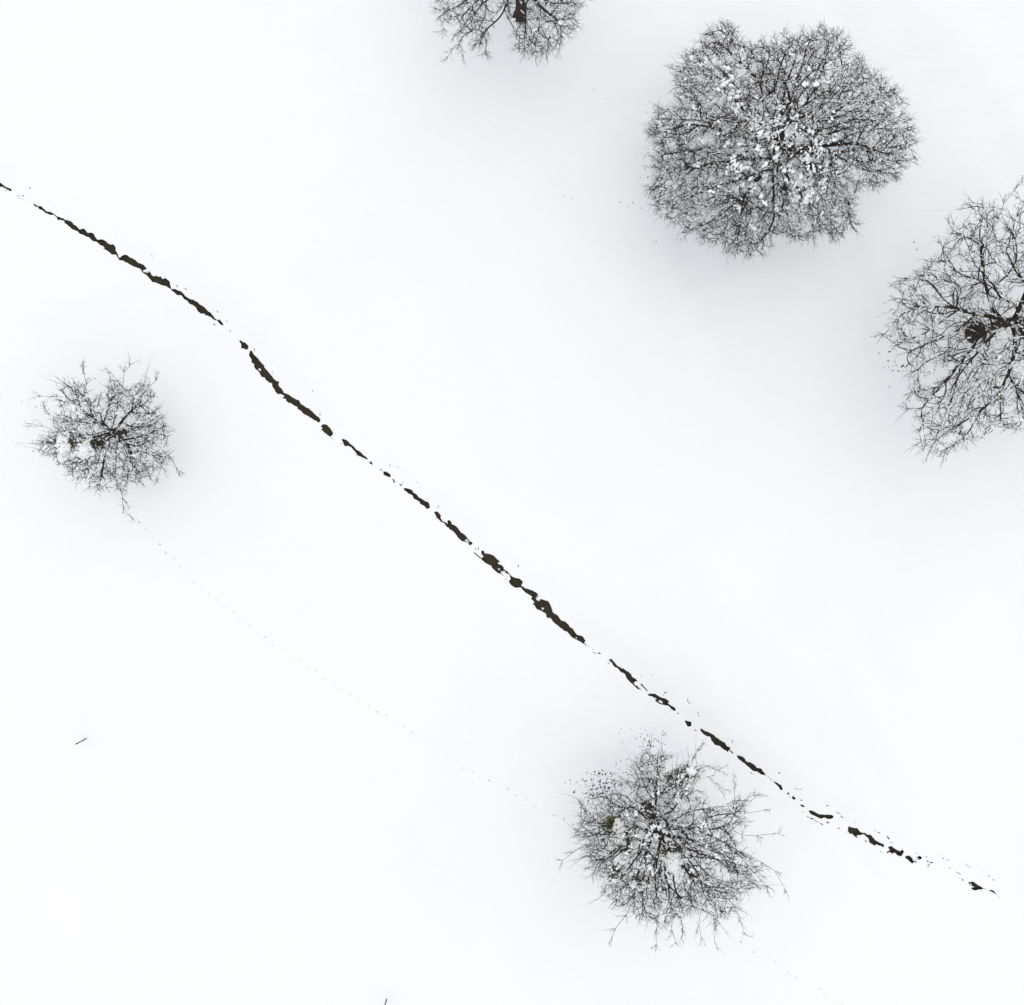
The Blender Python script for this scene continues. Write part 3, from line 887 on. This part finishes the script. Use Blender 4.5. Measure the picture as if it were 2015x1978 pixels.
def tree(name, label, seed, trunk_px, outline, fork_h, zr, zmax, zlow, npts, gaps=(), tip=0.0075, expo=2.25,
         step=0.2, kill=0.36, twig_rate=1.0, twig_len=(0.25, 0.6), twig_r=0.0075, snow=0.5, lumps=60, lump_at=(), lean=(0, 0),
         spur=0.16, long_shoots=0, wob=0.22, jitter=0.16, inertia=0.6, shoot_len=(0.8, 1.7), thin_to=7, trunk_r=0.2, bark=None, extra_shoots=(), keepout=(), flare_k=0.55, suckers=0, lump_size=(0.022, 0.065)):
    rng = np.random.default_rng(seed)
    tx, ty, tz = W(*trunk_px)
    root = np.array([tx, ty, tz - 0.3])
    fork = np.array([tx + lean[0], ty + lean[1], tz + fork_h])
    pts = crown_points(rng, outline, npts, zr, zmax, zlow, gaps)
    pts = pts[clear_of(pts, keepout)]
    N, par = grow(rng, root, fork, pts, step=step, kill=kill, jitter=jitter, inertia=inertia)
    n = len(N)
    kids = [[] for _ in range(n)]
    for i in range(1, n):
        kids[par[i]].append(i)
    acc = np.zeros(n)
    for i in range(n - 1, -1, -1):
        if not kids[i]:
            acc[i] = tip ** expo
        if par[i] >= 0:
            acc[par[i]] += acc[i]
    R = acc ** (1 / expo)
    R *= 1.0
    sc = trunk_r / R[0]
    # scale thick wood towards the wanted trunk, leave the tips alone
    w = np.clip((R - tip) / (R[0] - tip), 0, 1) ** 0.5
    R = R * (1 + (sc - 1) * w)
    main = [max(k, key=lambda c: R[c]) if k else -1 for k in kids]
    for _ in range(2):   # soften the kinks
        M = N.copy()
        for i in range(1, n):
            if main[i] >= 0:
                M[i] = 0.5 * N[i] + 0.25 * (N[par[i]] + N[main[i]])
        N = M
    flare = np.clip(1 - (N[:, 2] - tz) / 0.7, 0, 1)
    base = empty(name, (tx, ty, tz))
    tag(base, label, "tree", "bare snow-dusted trees in the field")
    org = (tx, ty, tz)
    chains = []
    stack = [(0, -1)]
    while stack:
        s, p = stack.pop()
        c = [p] if p >= 0 else []
        i = s
        while i >= 0:
            c.append(i)
            for kk in kids[i]:
                if kk != main[i]:
                    stack.append((kk, i))
            i = main[i]
        chains.append(c)
    trunk, limbs, br = None, [], Bag()
    segP = []
    for ci, c in enumerate(chains):
        c2 = c
        P, r = N[c2].copy(), R[c2].copy()
        if ci > 0:
            r[0] = min(r[0], r[1] * 1.25) if len(r) > 1 else r[0]
        if ci == 0:
            r = r * (1 + flare_k * flare[c2] ** 2)
        if len(P) < 2:
            continue
        big = r[1] if len(r) > 1 else r[0]
        sides = 12 if big > 0.12 else 8 if big > 0.05 else 5 if big > 0.02 else 4
        V, Q, T = tube(P, r, sides)
        if ci == 0:
            cut = len(c)
            trunk = (V, Q, T)
        elif big > 0.058:
            limbs.append((big, V, Q, T))
        else:
            br.add(V, Q, T)
    bk = bark or BARK
    mesh_obj("trunk", *trunk, bk, base, org)
    limbs.sort(key=lambda t: -t[0])
    for (_, V, Q, T) in limbs[:14]:
        mesh_obj("limb", V, Q, T, bk, base, org)
    for (_, V, Q, T) in limbs[14:]:
        br.add(V, Q, T)
    br.build("branches", bk, base, org)
    # shoots
    ch_par = np.maximum(par, 0)
    D = N - N[ch_par]
    D[0] = (0, 0, 1)
    leaf = np.array([len(k) == 0 for k in kids])
    thin = (R < 0.032) & (~leaf) & (np.arange(n) > 12)
    cen = np.array([tx + 0, ty + 0, tz + fork_h])
    segs = []
    li = np.where(leaf)[0]
    rep = np.repeat(li, 2)
    dd = D[rep] / np.maximum(np.linalg.norm(D[rep], axis=1, keepdims=True), 1e-9)
    outv = N[rep] - cen
    outv /= np.maximum(np.linalg.norm(outv, axis=1, keepdims=True), 1e-9)
    dd = dd + outv * 0.3 + rng.normal(0, 0.38, dd.shape)
    segs.append(spray(rng, N[rep], dd, rng.uniform(*twig_len, len(rep)), np.full(len(rep), twig_r), spur_len=spur, wob=wob))
    ti = np.where(thin)[0]
    ti = np.repeat(ti, 3)
    ti = ti[rng.random(len(ti)) < 0.30 * twig_rate]
    dd = D[ti] / np.maximum(np.linalg.norm(D[ti], axis=1, keepdims=True), 1e-9)
    dd = dd * 0.6 + rng.normal(0, 0.6, dd.shape) * np.array([1, 1, 0.6]) + np.array([0, 0, 0.12])
    bpos = N[ti] - D[ti] * rng.random((len(ti), 1))
    segs.append(spray(rng, bpos, dd, rng.uniform(*twig_len, len(ti)) * 0.8, np.full(len(ti), twig_r), spur_len=spur, wob=wob))
    if long_shoots:
        far_ = li[np.argsort(-np.hypot(N[li, 0] - N[li, 0].mean(), N[li, 1] - N[li, 1].mean()))[:max(long_shoots * 3, 1)]]
        pick = rng.choice(far_, min(long_shoots, len(far_)), replace=False)
        dd = N[pick] - np.array([N[li, 0].mean(), N[li, 1].mean(), N[li, 2].mean() + 0.5])
        dd /= np.linalg.norm(dd, axis=1, keepdims=True)
        dd += rng.normal(0, 0.25, dd.shape)
        segs.append(spray(rng, N[pick], dd, rng.uniform(*shoot_len, len(pick)), np.full(len(pick), twig_r * 1.25), steps=6, wob=0.13, spur_p=0.35, spur_len=0.2, spur_n=1))
    if suckers:
        a_ = rng.uniform(0, 6.28, suckers)
        b_ = np.column_stack([tx + np.cos(a_) * trunk_r * 1.1, ty + np.sin(a_) * trunk_r * 1.1, np.full(suckers, tz)])
        d_ = np.column_stack([np.cos(a_), np.sin(a_), rng.uniform(0.5, 2.2, suckers)])
        segs.append(spray(rng, b_, d_, rng.uniform(0.3, 0.8, suckers), np.full(suckers, twig_r), spur_len=0.1, wob=0.25, spur_n=1))
    for (zk, path, rad) in extra_shoots:
        q = zp(zk, path)
        zz = zr
        P = np.array([W(a, b, zz + 0.1 * k) for k, (a, b) in enumerate(q)])
        j = np.argmin(((N - P[0]) ** 2).sum(1))
        P = np.concatenate([[N[j]], P])
        rads = np.linspace(rad, twig_r * 0.8, len(P))
        segs.append([P[:-1], P[1:], rads[:-1], rads[1:]])
        dm_ = np.repeat(P[2:], 2, 0); dv = np.repeat(P[2:] - P[1:-1], 2, 0)
        dv = dv / np.linalg.norm(dv, axis=1, keepdims=True) + rng.normal(0, 0.4, dv.shape)
        segs.append(spray(rng, dm_, dv, rng.uniform(0.3, 0.6, len(dm_)), np.full(len(dm_), twig_r), spur_len=0.12, wob=0.2))
    P0, P1, r0, r1 = [np.concatenate([s[i] for s in segs]) for i in range(4)]
    kp = clear_of(P0, keepout)
    P0, P1, r0, r1 = P0[kp], P1[kp], r0[kp], r1[kp]
    # covered lower twigs are removed to lighten the crown's shade on the snow
    f = H / (H - P1[:, 2])
    key = (np.floor(P1[:, 0] * f / 0.12).astype(int) + 800) * 2000 + np.floor(P1[:, 1] * f / 0.12).astype(int) + 800
    order = np.lexsort((-P1[:, 2], key))
    ks = key[order]
    start = np.concatenate([[0], np.where(np.diff(ks) != 0)[0] + 1])
    rank = np.arange(len(ks)) - np.repeat(start, np.diff(np.concatenate([start, [len(ks)]])))
    keep_ = np.zeros(len(ks), bool)
    keep_[order] = rank < thin_to
    rank_ = np.zeros(len(ks), int)
    rank_[order] = rank
    P0, P1, r0, r1, rank_ = P0[keep_], P1[keep_], r0[keep_], r1[keep_], rank_[keep_]
    V, Q = prisms(P0, P1, r0, r1, 3)
    mesh_obj("twigs", V, Q, None, TWIG, base, org)
    # snow lying along the wood
    sb = Bag()
    i = np.arange(1, n)
    i = i[(i > 14)]
    A, B, rr_ = N[par[i]], N[i], R[i]
    flat_ = 1 - np.abs((B - A)[:, 2]) / np.maximum(np.linalg.norm(B - A, axis=1), 1e-6)
    f = snowfield(A, seed)
    keep = (rng.random(len(i)) < snow * (0.3 + 1.0 * f)) & (flat_ > 0.25) & (rr_ < 0.13)
    A, B, rr_, f = A[keep], B[keep], rr_[keep], f[keep]
    rr_ = np.clip(rr_, 0.008, 0.10)
    U = B - A
    side = np.cross(U / np.maximum(np.linalg.norm(U, axis=1, keepdims=True), 1e-9), np.array([[0, 0, 1.0]]))
    Wd = rr_ * rng.uniform(0.6, 1.0, len(A)) + 0.008 + 0.012 * rng.random(len(A)) * f
    C = (A + B) / 2 + np.array([0, 0, 1.0]) * (rr_ * 0.75 + Wd * 0.25)[:, None] + side * (rr_ * rng.normal(0, 0.55, len(A)))[:, None]
    V, Q, T = spindles(C, U, np.linalg.norm(U, axis=1) * rng.uniform(0.45, 0.75, len(A)), Wd, Wd * 0.8, 5, rng)
    sb.add(V, Q, T)
    # a dusting on the shoots
    m = rng.random(len(P0)) < snow * 0.35 * snowfield(P0, seed + 1)
    A, B = P0[m], P1[m]
    U = B - A
    Wd = rng.uniform(0.009, 0.02, len(A))
    C = (A + B) / 2 + np.array([0, 0, 0.014])
    V, Q, T = spindles(C, U, np.linalg.norm(U, axis=1) * 0.5, Wd, Wd * 0.8, 4, rng)
    sb.add(V, Q, T)
    # heavier lumps in the forks
    cand = np.where((R > 0.0145) & (R < 0.14) & (np.hypot(N[:, 0] - tx, N[:, 1] - ty) > 0.7) & (np.arange(n) > 20))[0]
    # thick loads rest where twigs meet near the top of the crown
    topmost = np.where((rank_ <= 1) & (P1[:, 2] > np.percentile(P1[:, 2], 20)) & (np.hypot(P1[:, 0] - tx, P1[:, 1] - ty) > 0.5))[0]
    ck = (np.floor(P1[:, 0] / 0.6).astype(int) + 200) * 1000 + np.floor(P1[:, 1] / 0.6).astype(int) + 200
    _, inv_, cnt_ = np.unique(ck, return_inverse=True, return_counts=True)
    topmost = topmost[cnt_[inv_][topmost] > np.percentile(cnt_[inv_], 12)]
    if lumps and len(topmost):
        f = H / (H - P1[topmost, 2])
        kx, ky = P1[topmost, 0] * f / PX + CX, CY - P1[topmost, 1] * f / PX
        p_ = np.full(len(topmost), 0.16)
        for (gx, gy, gr) in lump_at:
            p_ = p_ + np.exp(-((kx - gx) ** 2 + (ky - gy) ** 2) / gr ** 2)
        p_ *= 0.15 + snowfield(P1[topmost] * 2.2, seed) ** 2
        p_ /= p_.sum()
        pick = topmost[rng.choice(len(topmost), min(lumps, len(topmost)), replace=False, p=p_)]
        U = P1[pick] - P0[pick]
        # loads lie along the limbs, outwards from the middle
        O = np.column_stack([P1[pick, 0] - tx, P1[pick, 1] - ty, np.zeros(len(pick))])
        O /= np.maximum(np.linalg.norm(O, axis=1, keepdims=True), 1e-6)
        U /= np.maximum(np.linalg.norm(U, axis=1, keepdims=True), 1e-6)
        U = U * np.sign((U * O).sum(1, keepdims=True) + 1e-9) + O * 0.9
        U[:, 2] *= 0.3
        sz = rng.uniform(0, 1, len(pick)) ** 2.0 * (lump_size[1] - lump_size[0]) + lump_size[0]
        C = P1[pick] + np.array([0, 0, 1.0]) * (sz * 0.35)[:, None]
        for k in range(3):
            off = rng.normal(0, 1, (len(pick), 3)) * sz[:, None] * np.array([1.3, 1.3, 0.25]) * (k > 0)
            V, Q, T = spindles(C + off, U + off * 0.5, sz * rng.uniform(0.8, 1.6, len(pick)), sz * (1.0 - 0.2 * k), sz * 0.6, 7, rng)
            sb.add(V, Q, T)
    sb.build("snow", LUMP, base, org)
    return base, rng, N, R

def clump(base, seed, zk, zx, zy, z, r, leaves, capoff, cap_r, material):
    """evergreen tuft growing in the crown, with the snow it holds"""
    rg = np.random.default_rng(seed)
    (p,) = zp(zk, [(zx, zy)])
    c = np.array(W(*p, z))
    b = np.array(base.location)
    n = leaves
    d = rg.normal(0, 1, (n, 3)); d /= np.linalg.norm(d, axis=1, keepdims=True)
    P = c + d * (r * rg.uniform(0.35, 1.0, (n, 1))) * np.array([1.1, 1, 0.75])
    hi = rg.random(n) < 0.07            # some leaves stand up through the snow
    P[hi, 2] = c[2] + r * rg.uniform(0.75, 1.25, hi.sum())
    a = d + rg.normal(0, 0.5, d.shape); a /= np.linalg.norm(a, axis=1, keepdims=True)
    s = np.cross(a, rg.normal(0, 1, d.shape)); s /= np.linalg.norm(s, axis=1, keepdims=True)
    L = rg.uniform(0.045, 0.085, (n, 1)); Wd = L * 0.33
    V = np.stack([P - a * L * 0.5, P + s * Wd, P + a * L, P - s * Wd], 1).reshape(-1, 3)
    Q = np.arange(n * 4).reshape(-1, 4)
    hp = P[hi]
    if len(hp):
        V3, Q3 = prisms(np.repeat(c[None] - [[0, 0, r * 0.4]], len(hp), 0), hp, np.full(len(hp), 0.007), np.full(len(hp), 0.003), 3)
        Q = np.concatenate([Q, Q3 + len(V)]); V = np.concatenate([V, V3])
    o = mesh_obj("evergreen_clump", V, Q, None, material, base, tuple(b), smooth=False)
    # stalks that carry the leaves
    k = max(10, n // 12)
    V, Q = prisms(np.repeat(c[None] - [[0, 0, r * 0.5]], k, 0), P[:k], np.full(k, 0.011), np.full(k, 0.005), 4)
    mesh_obj("stalks", V, Q, None, TWIG, o, tuple(b))
    for ci, (ox, oy, cr) in enumerate(capoff):
        (p,) = zp(zk, [(zx + ox, zy + oy)])
        q = np.array([W(*p, z + r * 0.75)])
        m = max(8, int(cr * 110))
        ang = rg.uniform(0, 6.28, m)
        rad = cr * np.sqrt(rg.uniform(0.15, 1, m)) * 0.85
        C = q + np.stack([np.cos(ang) * rad, np.sin(ang) * rad, 0.25 * cr * (1 - (rad / cr) ** 2)], 1)
        sz = rg.uniform(0.10, 0.27, m) * cr
        U = np.stack([np.cos(ang), np.sin(ang), -0.3 * np.ones(m)], 1)
        V, Q, T = spindles(C, U, sz * 1.2, sz * 0.8, sz * 0.6, 8, rg)
        bag = Bag()
        bag.add(V, Q, T)
        core = lump_mesh(q[0], cr * 0.70, seed * 10 + ci, 0.5, 1.15, 0.32, rg.uniform(0, 3))
        bag.add(core[0], None, core[1])
        bag.build("snow_cap", LUMP, o, tuple(b))
    return o
# --- tree A: the large round one
OUT_A = zp('A', [(500, 90), (600, 70), (690, 100), (690, 230), (780, 210), (850, 180), (940, 190), (1040, 110), (1150, 100), (1290, 80), (1350, 150), (1400, 230), (1450, 280), (1500, 370), (1600, 420), (1700, 480), (1710, 560), (1760, 640), (1790, 750), (1840, 800), (1800, 850), (1810, 920), (1720, 960), (1690, 1030), (1590, 1090), (1480, 1060), (1410, 1180), (1430, 1310), (1360, 1390), (1200, 1400), (1060, 1440), (960, 1380), (900, 1400), (860, 1490), (750, 1510), (620, 1470), (500, 1410), (420, 1380), (310, 1370), (300, 1310), (210, 1260), (140, 1180), (140, 1080), (200, 1010), (160, 920), (180, 830), (130, 740), (180, 650), (200, 590), (310, 520), (340, 440), (260, 400), (290, 300), (370, 260), (470, 170)])
gA = [(*zp('A', [(680, 290)])[0], 20, 0.9), (*zp('A', [(890, 1130)])[0], 20, 0.85), (*zp('A', [(1400, 1040)])[0], 22, 0.9), (*zp('A', [(400, 680)])[0], 18, 0.7), (*zp('A', [(830, 560)])[0], 12, 0.7), (*zp('A', [(480, 1130)])[0], 14, 0.6)]
LA = [(*zp('A', [p])[0], r) for p, r in [((1000, 900), 55), ((1200, 950), 35), ((650, 900), 25), ((750, 1030), 25), ((1100, 1180), 45), ((1270, 500), 30), ((820, 740), 25), ((1000, 700), 60), ((650, 520), 40)]]
tree("bare_tree", "largest bare tree, a dense round crown thick with snow-dusted twigs", 11, zp('A', [(890, 935)])[0], OUT_A,
     2.2, 2.9, 8.0, 1.7, 7200, gA, step=0.18, kill=0.26, twig_rate=1.5, snow=0.5, lumps=600, lump_at=LA, lump_size=(0.022, 0.07), trunk_r=0.24, twig_len=(0.25, 0.5), long_shoots=150, shoot_len=(0.5, 1.0), thin_to=9,
     twig_r=0.0105, tip=0.0125, expo=2.2)

# --- tree B: cut by the frame, open, with bold limbs
OUT_B = zp('B', [(1100, 130), (1030, 300), (960, 240), (880, 210), (770, 190), (700, 240), (640, 310), (620, 380), (570, 470), (620, 570), (480, 570), (430, 640), (270, 700), (320, 780), (230, 850), (300, 910), (230, 980), (150, 1030), (200, 1080), (340, 1150), (320, 1200), (410, 1240), (380, 1310), (400, 1370), (300, 1470), (420, 1530), (440, 1600), (390, 1700), (460, 1760), (440, 1820), (580, 1800), (660, 1800), (770, 1770), (870, 1680), (1000, 1630), (1120, 1620), (1400, 1600), (1750, 1480), (2000, 1200), (2100, 850), (1950, 450), (1600, 150), (1300, 60)])
gB = [(*zp('B', [(330, 620)])[0], 14, 0.8), (*zp('B', [(650, 620)])[0], 16, 0.9), (*zp('B', [(420, 1210)])[0], 16, 0.6), (*zp('B', [(680, 930)])[0], 16, 0.6), (*zp('B', [(950, 1120)])[0], 16, 0.6), (*zp('B', [(1010, 500)])[0], 12, 0.7), (*zp('B', [(620, 1050)])[0], 14, 0.5)]
LB = [(*zp('B', [p])[0], r) for p, r in [((940, 640), 25), ((1000, 1200), 40), ((980, 1400), 35), ((920, 1000), 20), ((1050, 750), 40)]]
tree("bare_tree", "bare tree with long open limbs, its thick brown trunk beside the right edge", 23, zp('B', [(790, 1030)])[0], OUT_B,
     3.2, 4.2, 7.2, 2.9, 4600, gB, thin_to=6, step=0.24, kill=0.28, jitter=0.06, inertia=1.1, twig_rate=1.0, snow=0.36, lumps=60, lump_at=LB, trunk_r=0.175, twig_len=(0.3, 0.65), twig_r=0.0105, tip=0.0135, flare_k=2.3, suckers=240,
     spur=0.11, wob=0.15, long_shoots=40, shoot_len=(0.6, 1.2), bark=BARKD,
     extra_shoots=[('B', [(930, 300), (970, 200), (1040, 110), (1080, 65)], 0.014), ('B', [(1040, 400), (1070, 290), (1095, 210)], 0.014)])

# --- tree C: cut by the top edge
OUT_C = [(862, 20), (874, 50), (872, 76), (892, 70), (905, 76), (930, 72), (945, 104), (962, 108), (970, 62), (985, 52), (999, 48), (1008, 62), (1012, 90), (1022, 100), (1050, 116), (1062, 121), (1085, 118), (1100, 100), (1106, 70), (1128, 58), (1140, 42), (1144, 15), (1165, -10), (1180, -90), (1130, -200), (1000, -255), (880, -215), (825, -110)]
gC = [(982, 25, 13, 0.97), (975, 48, 12, 0.97), (1052, 18, 8, 0.8), (995, 62, 14, 0.97)]
LC = [(*zp('C', [p])[0], r) for p, r in [((1170, 70), 14), ((900, 60), 10)]]
tree("bare_tree", "bare tree reaching past the top edge, stout dark trunk between two twiggy lobes", 37, (1021, 34), OUT_C,
     3.3, 4.0, 6.8, 2.8, 3400, gC, thin_to=9, step=0.19, kill=0.28, twig_rate=1.3, snow=0.28, keepout=[(1020, 22, 17, 1.2), (985, 40, 13, 1.2), (1003, 48, 13, 1.2)], lumps=26, lump_at=LC, trunk_r=0.21, lean=(0.05, 0.25), twig_len=(0.2, 0.5), long_shoots=60, shoot_len=(0.25, 0.6), wob=0.15, twig_r=0.009, tip=0.011,
     extra_shoots=[('C', [(530, 300), (480, 315), (430, 360), (403, 420), (340, 465), (300, 540)], 0.03), ('C', [(403, 420), (430, 460), (440, 505)], 0.012)])

# --- tree D: the small one
OUT_D = zp('D', [(590, 300), (700, 290), (790, 420), (930, 430), (1010, 260), (1130, 330), (1220, 380), (1330, 340), (1460, 340), (1500, 470), (1530, 650), (1640, 740), (1680, 920), (1650, 1050), (1650, 1170), (1550, 1220), (1490, 1350), (1350, 1420), (1220, 1420), (1150, 1560), (1050, 1500), (820, 1500), (650, 1440), (560, 1330), (480, 1200), (250, 1060), (220, 950), (380, 880), (420, 720), (440, 540), (520, 470), (450, 370)])
gD = [(*zp('D', [p])[0], r, q) for p, r, q in [((840, 450), 14, 0.9), ((800, 800), 12, 0.7), ((1290, 950), 13, 0.6), ((1480, 1120), 13, 0.85), ((330, 700), 18, 0.8), ((960, 1400), 8, 0.7), ((1150, 480), 9, 0.7)]]
LD = [(*zp('D', [p])[0], r) for p, r in [((1150, 790), 10), ((1030, 810), 10), ((1290, 1110), 12), ((700, 590), 18)]]
kD = [(*zp('D', [p])[0], r, 3.2) for p, r in [((495, 1000), 18), ((720, 1060), 20)]]
bD, _, _, _ = tree("bare_tree", "smallest bare tree, spiky shoots around a tuft of snow-capped evergreen", 41, zp('D', [(1150, 870)])[0], OUT_D,
     1.3, 2.3, 4.2, 1.0, 2500, gD, thin_to=10, step=0.13, kill=0.22, twig_rate=0.9, snow=0.42, keepout=kD, lumps=60, lump_at=LD, trunk_r=0.13, twig_len=(0.2, 0.5), spur=0.10, long_shoots=14, twig_r=0.0108, tip=0.0115,
     extra_shoots=[('D', [(1120, 1480), (1150, 1600), (1150, 1680), (1200, 1770)], 0.016), ('D', [(700, 460), (745, 320), (715, 210), (708, 130)], 0.011), ('D', [(600, 480), (420, 460), (230, 455)], 0.013),
                   ('D', [(380, 860), (370, 760), (330, 670), (275, 590)], 0.012), ('D', [(370, 830), (250, 790), (130, 765)], 0.01), ('D', [(1560, 1020), (1660, 1120), (1740, 1240), (1790, 1300)], 0.012),
                   ('D', [(1400, 1170), (1530, 1190), (1590, 1245), (1540, 1370)], 0.012), ('D', [(1190, 410), (1110, 300), (1020, 195)], 0.016), ('D', [(1350, 500), (1430, 360), (1520, 285)], 0.014), ('D', [(1160, 280), (1165, 190), (1225, 120)], 0.01)])
clump(bD, 1, 'D', 540, 985, 3.2, 0.34, 520, [(-50, 10, 0.34), (-75, 80, 0.16)], 0, LEAF)
clump(bD, 2, 'D', 745, 1030, 3.3, 0.42, 620, [(-25, 30, 0.40), (70, 70, 0.13), (20, -90, 0.12)], 0, LEAF)
clump(bD, 3, 'D', 880, 980, 3.0, 0.32, 420, [(0, -40, 0.09)], 0, LEAF)

# --- tree E: the broad one by the brook, with evergreen tufts
OUT_E = zp('E', [(600, 370), (680, 310), (770, 330), (900, 340), (960, 400), (1060, 440), (1130, 430), (1140, 560), (1120, 640), (1200, 710), (1270, 800), (1340, 760), (1420, 710), (1500, 740), (1500, 840), (1400, 950), (1450, 1000), (1500, 1120), (1580, 1200), (1620, 1330), (1540, 1450), (1440, 1480), (1440, 1600), (1370, 1600), (1280, 1660), (1160, 1650), (1080, 1580), (980, 1620), (900, 1660), (820, 1700), (740, 1640), (640, 1600), (560, 1580), (430, 1440), (360, 1340), (280, 1260), (280, 1170), (200, 1060), (170, 950), (240, 900), (180, 770), (160, 710), (270, 680), (400, 620), (560, 560), (640, 480)])
gE = [(*zp('E', [p])[0], r, q) for p, r, q in [((1090, 810), 30, 0.93), ((960, 980), 17, 0.55), ((620, 650), 20, 0.6), ((480, 520), 22, 0.6), ((330, 570), 22, 0.6), ((800, 1080), 12, 0.5), ((1360, 1480), 12, 0.5), ((550, 1150), 14, 0.6), ((1180, 620), 18, 0.8), ((1230, 1270), 10, 0.5)]]
LE = [(*zp('E', [p])[0], r) for p, r in [((1100, 580), 30), ((720, 1000), 28), ((950, 1180), 25), ((650, 1350), 20), ((860, 660), 20), ((1200, 1000), 25)]]
kE = [(*zp('E', [p])[0], r, z) for p, r, z in [((510, 930), 15, 4.4), ((470, 880), 11, 4.4), ((690, 985), 13, 4.4), ((655, 1075), 13, 4.0), ((955, 1200), 21, 4.8), ((1090, 500), 14, 3.6), ((560, 1060), 9, 4.0)]]
bE, _, _, _ = tree("bare_tree", "broad ragged bare tree nearest the brook, several evergreen tufts in its crown", 59, zp('E', [(735, 760)])[0], OUT_E,
     1.9, 3.0, 6.2, 1.5, 5600, gE, thin_to=10, step=0.18, kill=0.28, twig_rate=1.1, snow=0.42, keepout=kE, suckers=160, lumps=190, twig_r=0.0098, tip=0.0118, lump_at=LE, trunk_r=0.22, lean=(0.3, -0.5), twig_len=(0.25, 0.6), long_shoots=50, spur=0.13,
     extra_shoots=[('E', [(1090, 450), (1110, 380), (1140, 320), (1175, 285)], 0.013), ('E', [(1120, 440), (1190, 430), (1260, 450), (1300, 465)], 0.013), ('E', [(1140, 490), (1220, 520), (1290, 570), (1320, 610)], 0.011),
                   ('E', [(1380, 740), (1440, 710), (1530, 712), (1580, 670), (1620, 660)], 0.014), ('E', [(1440, 710), (1438, 630), (1435, 565)], 0.009), ('E', [(1430, 950), (1500, 985), (1600, 990), (1745, 975)], 0.012),
                   ('E', [(1380, 980), (1490, 880), (1520, 815), (1660, 790)], 0.014), ('E', [(1350, 1040), (1480, 1120), (1650, 1200), (1760, 1270), (1840, 1410)], 0.02), ('E', [(1430, 1100), (1540, 1230), (1620, 1310), (1690, 1390)], 0.014),
                   ('E', [(1300, 1340), (1420, 1370), (1540, 1355), (1690, 1395)], 0.016), ('E', [(650, 1480), (580, 1620), (490, 1730), (465, 1800)], 0.014), ('E', [(240, 1060), (160, 1120), (70, 1190)], 0.01),
                   ('E', [(930, 1560), (1000, 1630), (1030, 1720), (1025, 1780)], 0.012), ('E', [(1400, 1500), (1470, 1620), (1520, 1770)], 0.012), ('E', [(1260, 1560), (1280, 1680), (1280, 1830)], 0.011), ('E', [(700, 560), (600, 565), (490, 562)], 0.012),
                   ('E', [(830, 1600), (820, 1720), (820, 1860)], 0.011), ('E', [(930, 1640), (940, 1740), (965, 1820)], 0.012), ('E', [(1170, 1600), (1155, 1700), (1175, 1800)], 0.011)])
clump(bE, 4, 'E', 465, 895, 4.6, 0.36, 700, [(50, 30, 0.27), (45, -20, 0.16)], 0, LEAF2)
clump(bE, 5, 'E', 640, 960, 4.6, 0.34, 420, [(45, 20, 0.24), (-20, 20, 0.13)], 0, LEAF)
clump(bE, 6, 'E', 580, 1080, 4.2, 0.36, 420, [(75, -5, 0.25), (-20, -30, 0.14)], 0, LEAF)
clump(bE, 7, 'E', 935, 1120, 5.0, 0.48, 700, [(10, 70, 0.38), (20, 140, 0.26), (-60, 40, 0.16)], 0, LEAF)
clump(bE, 8, 'E', 960, 545, 3.8, 0.42, 460, [(-20, 10, 0.13), (0, -30, 0.09)], 0, LEAF)
clump(bE, 9, 'E', 1080, 500, 3.9, 0.38, 460, [(10, -20, 0.24), (5, 50, 0.12), (-50, 10, 0.12)], 0, LEAF)
clump(bE, 10, 'E', 490, 1270, 3.8, 0.36, 360, [(30, -40, 0.09)], 0, LEAF)
clump(bE, 11, 'E', 690, 1360, 4.2, 0.40, 380, [(-50, 10, 0.13), (20, 30, 0.09)], 0, LEAF)
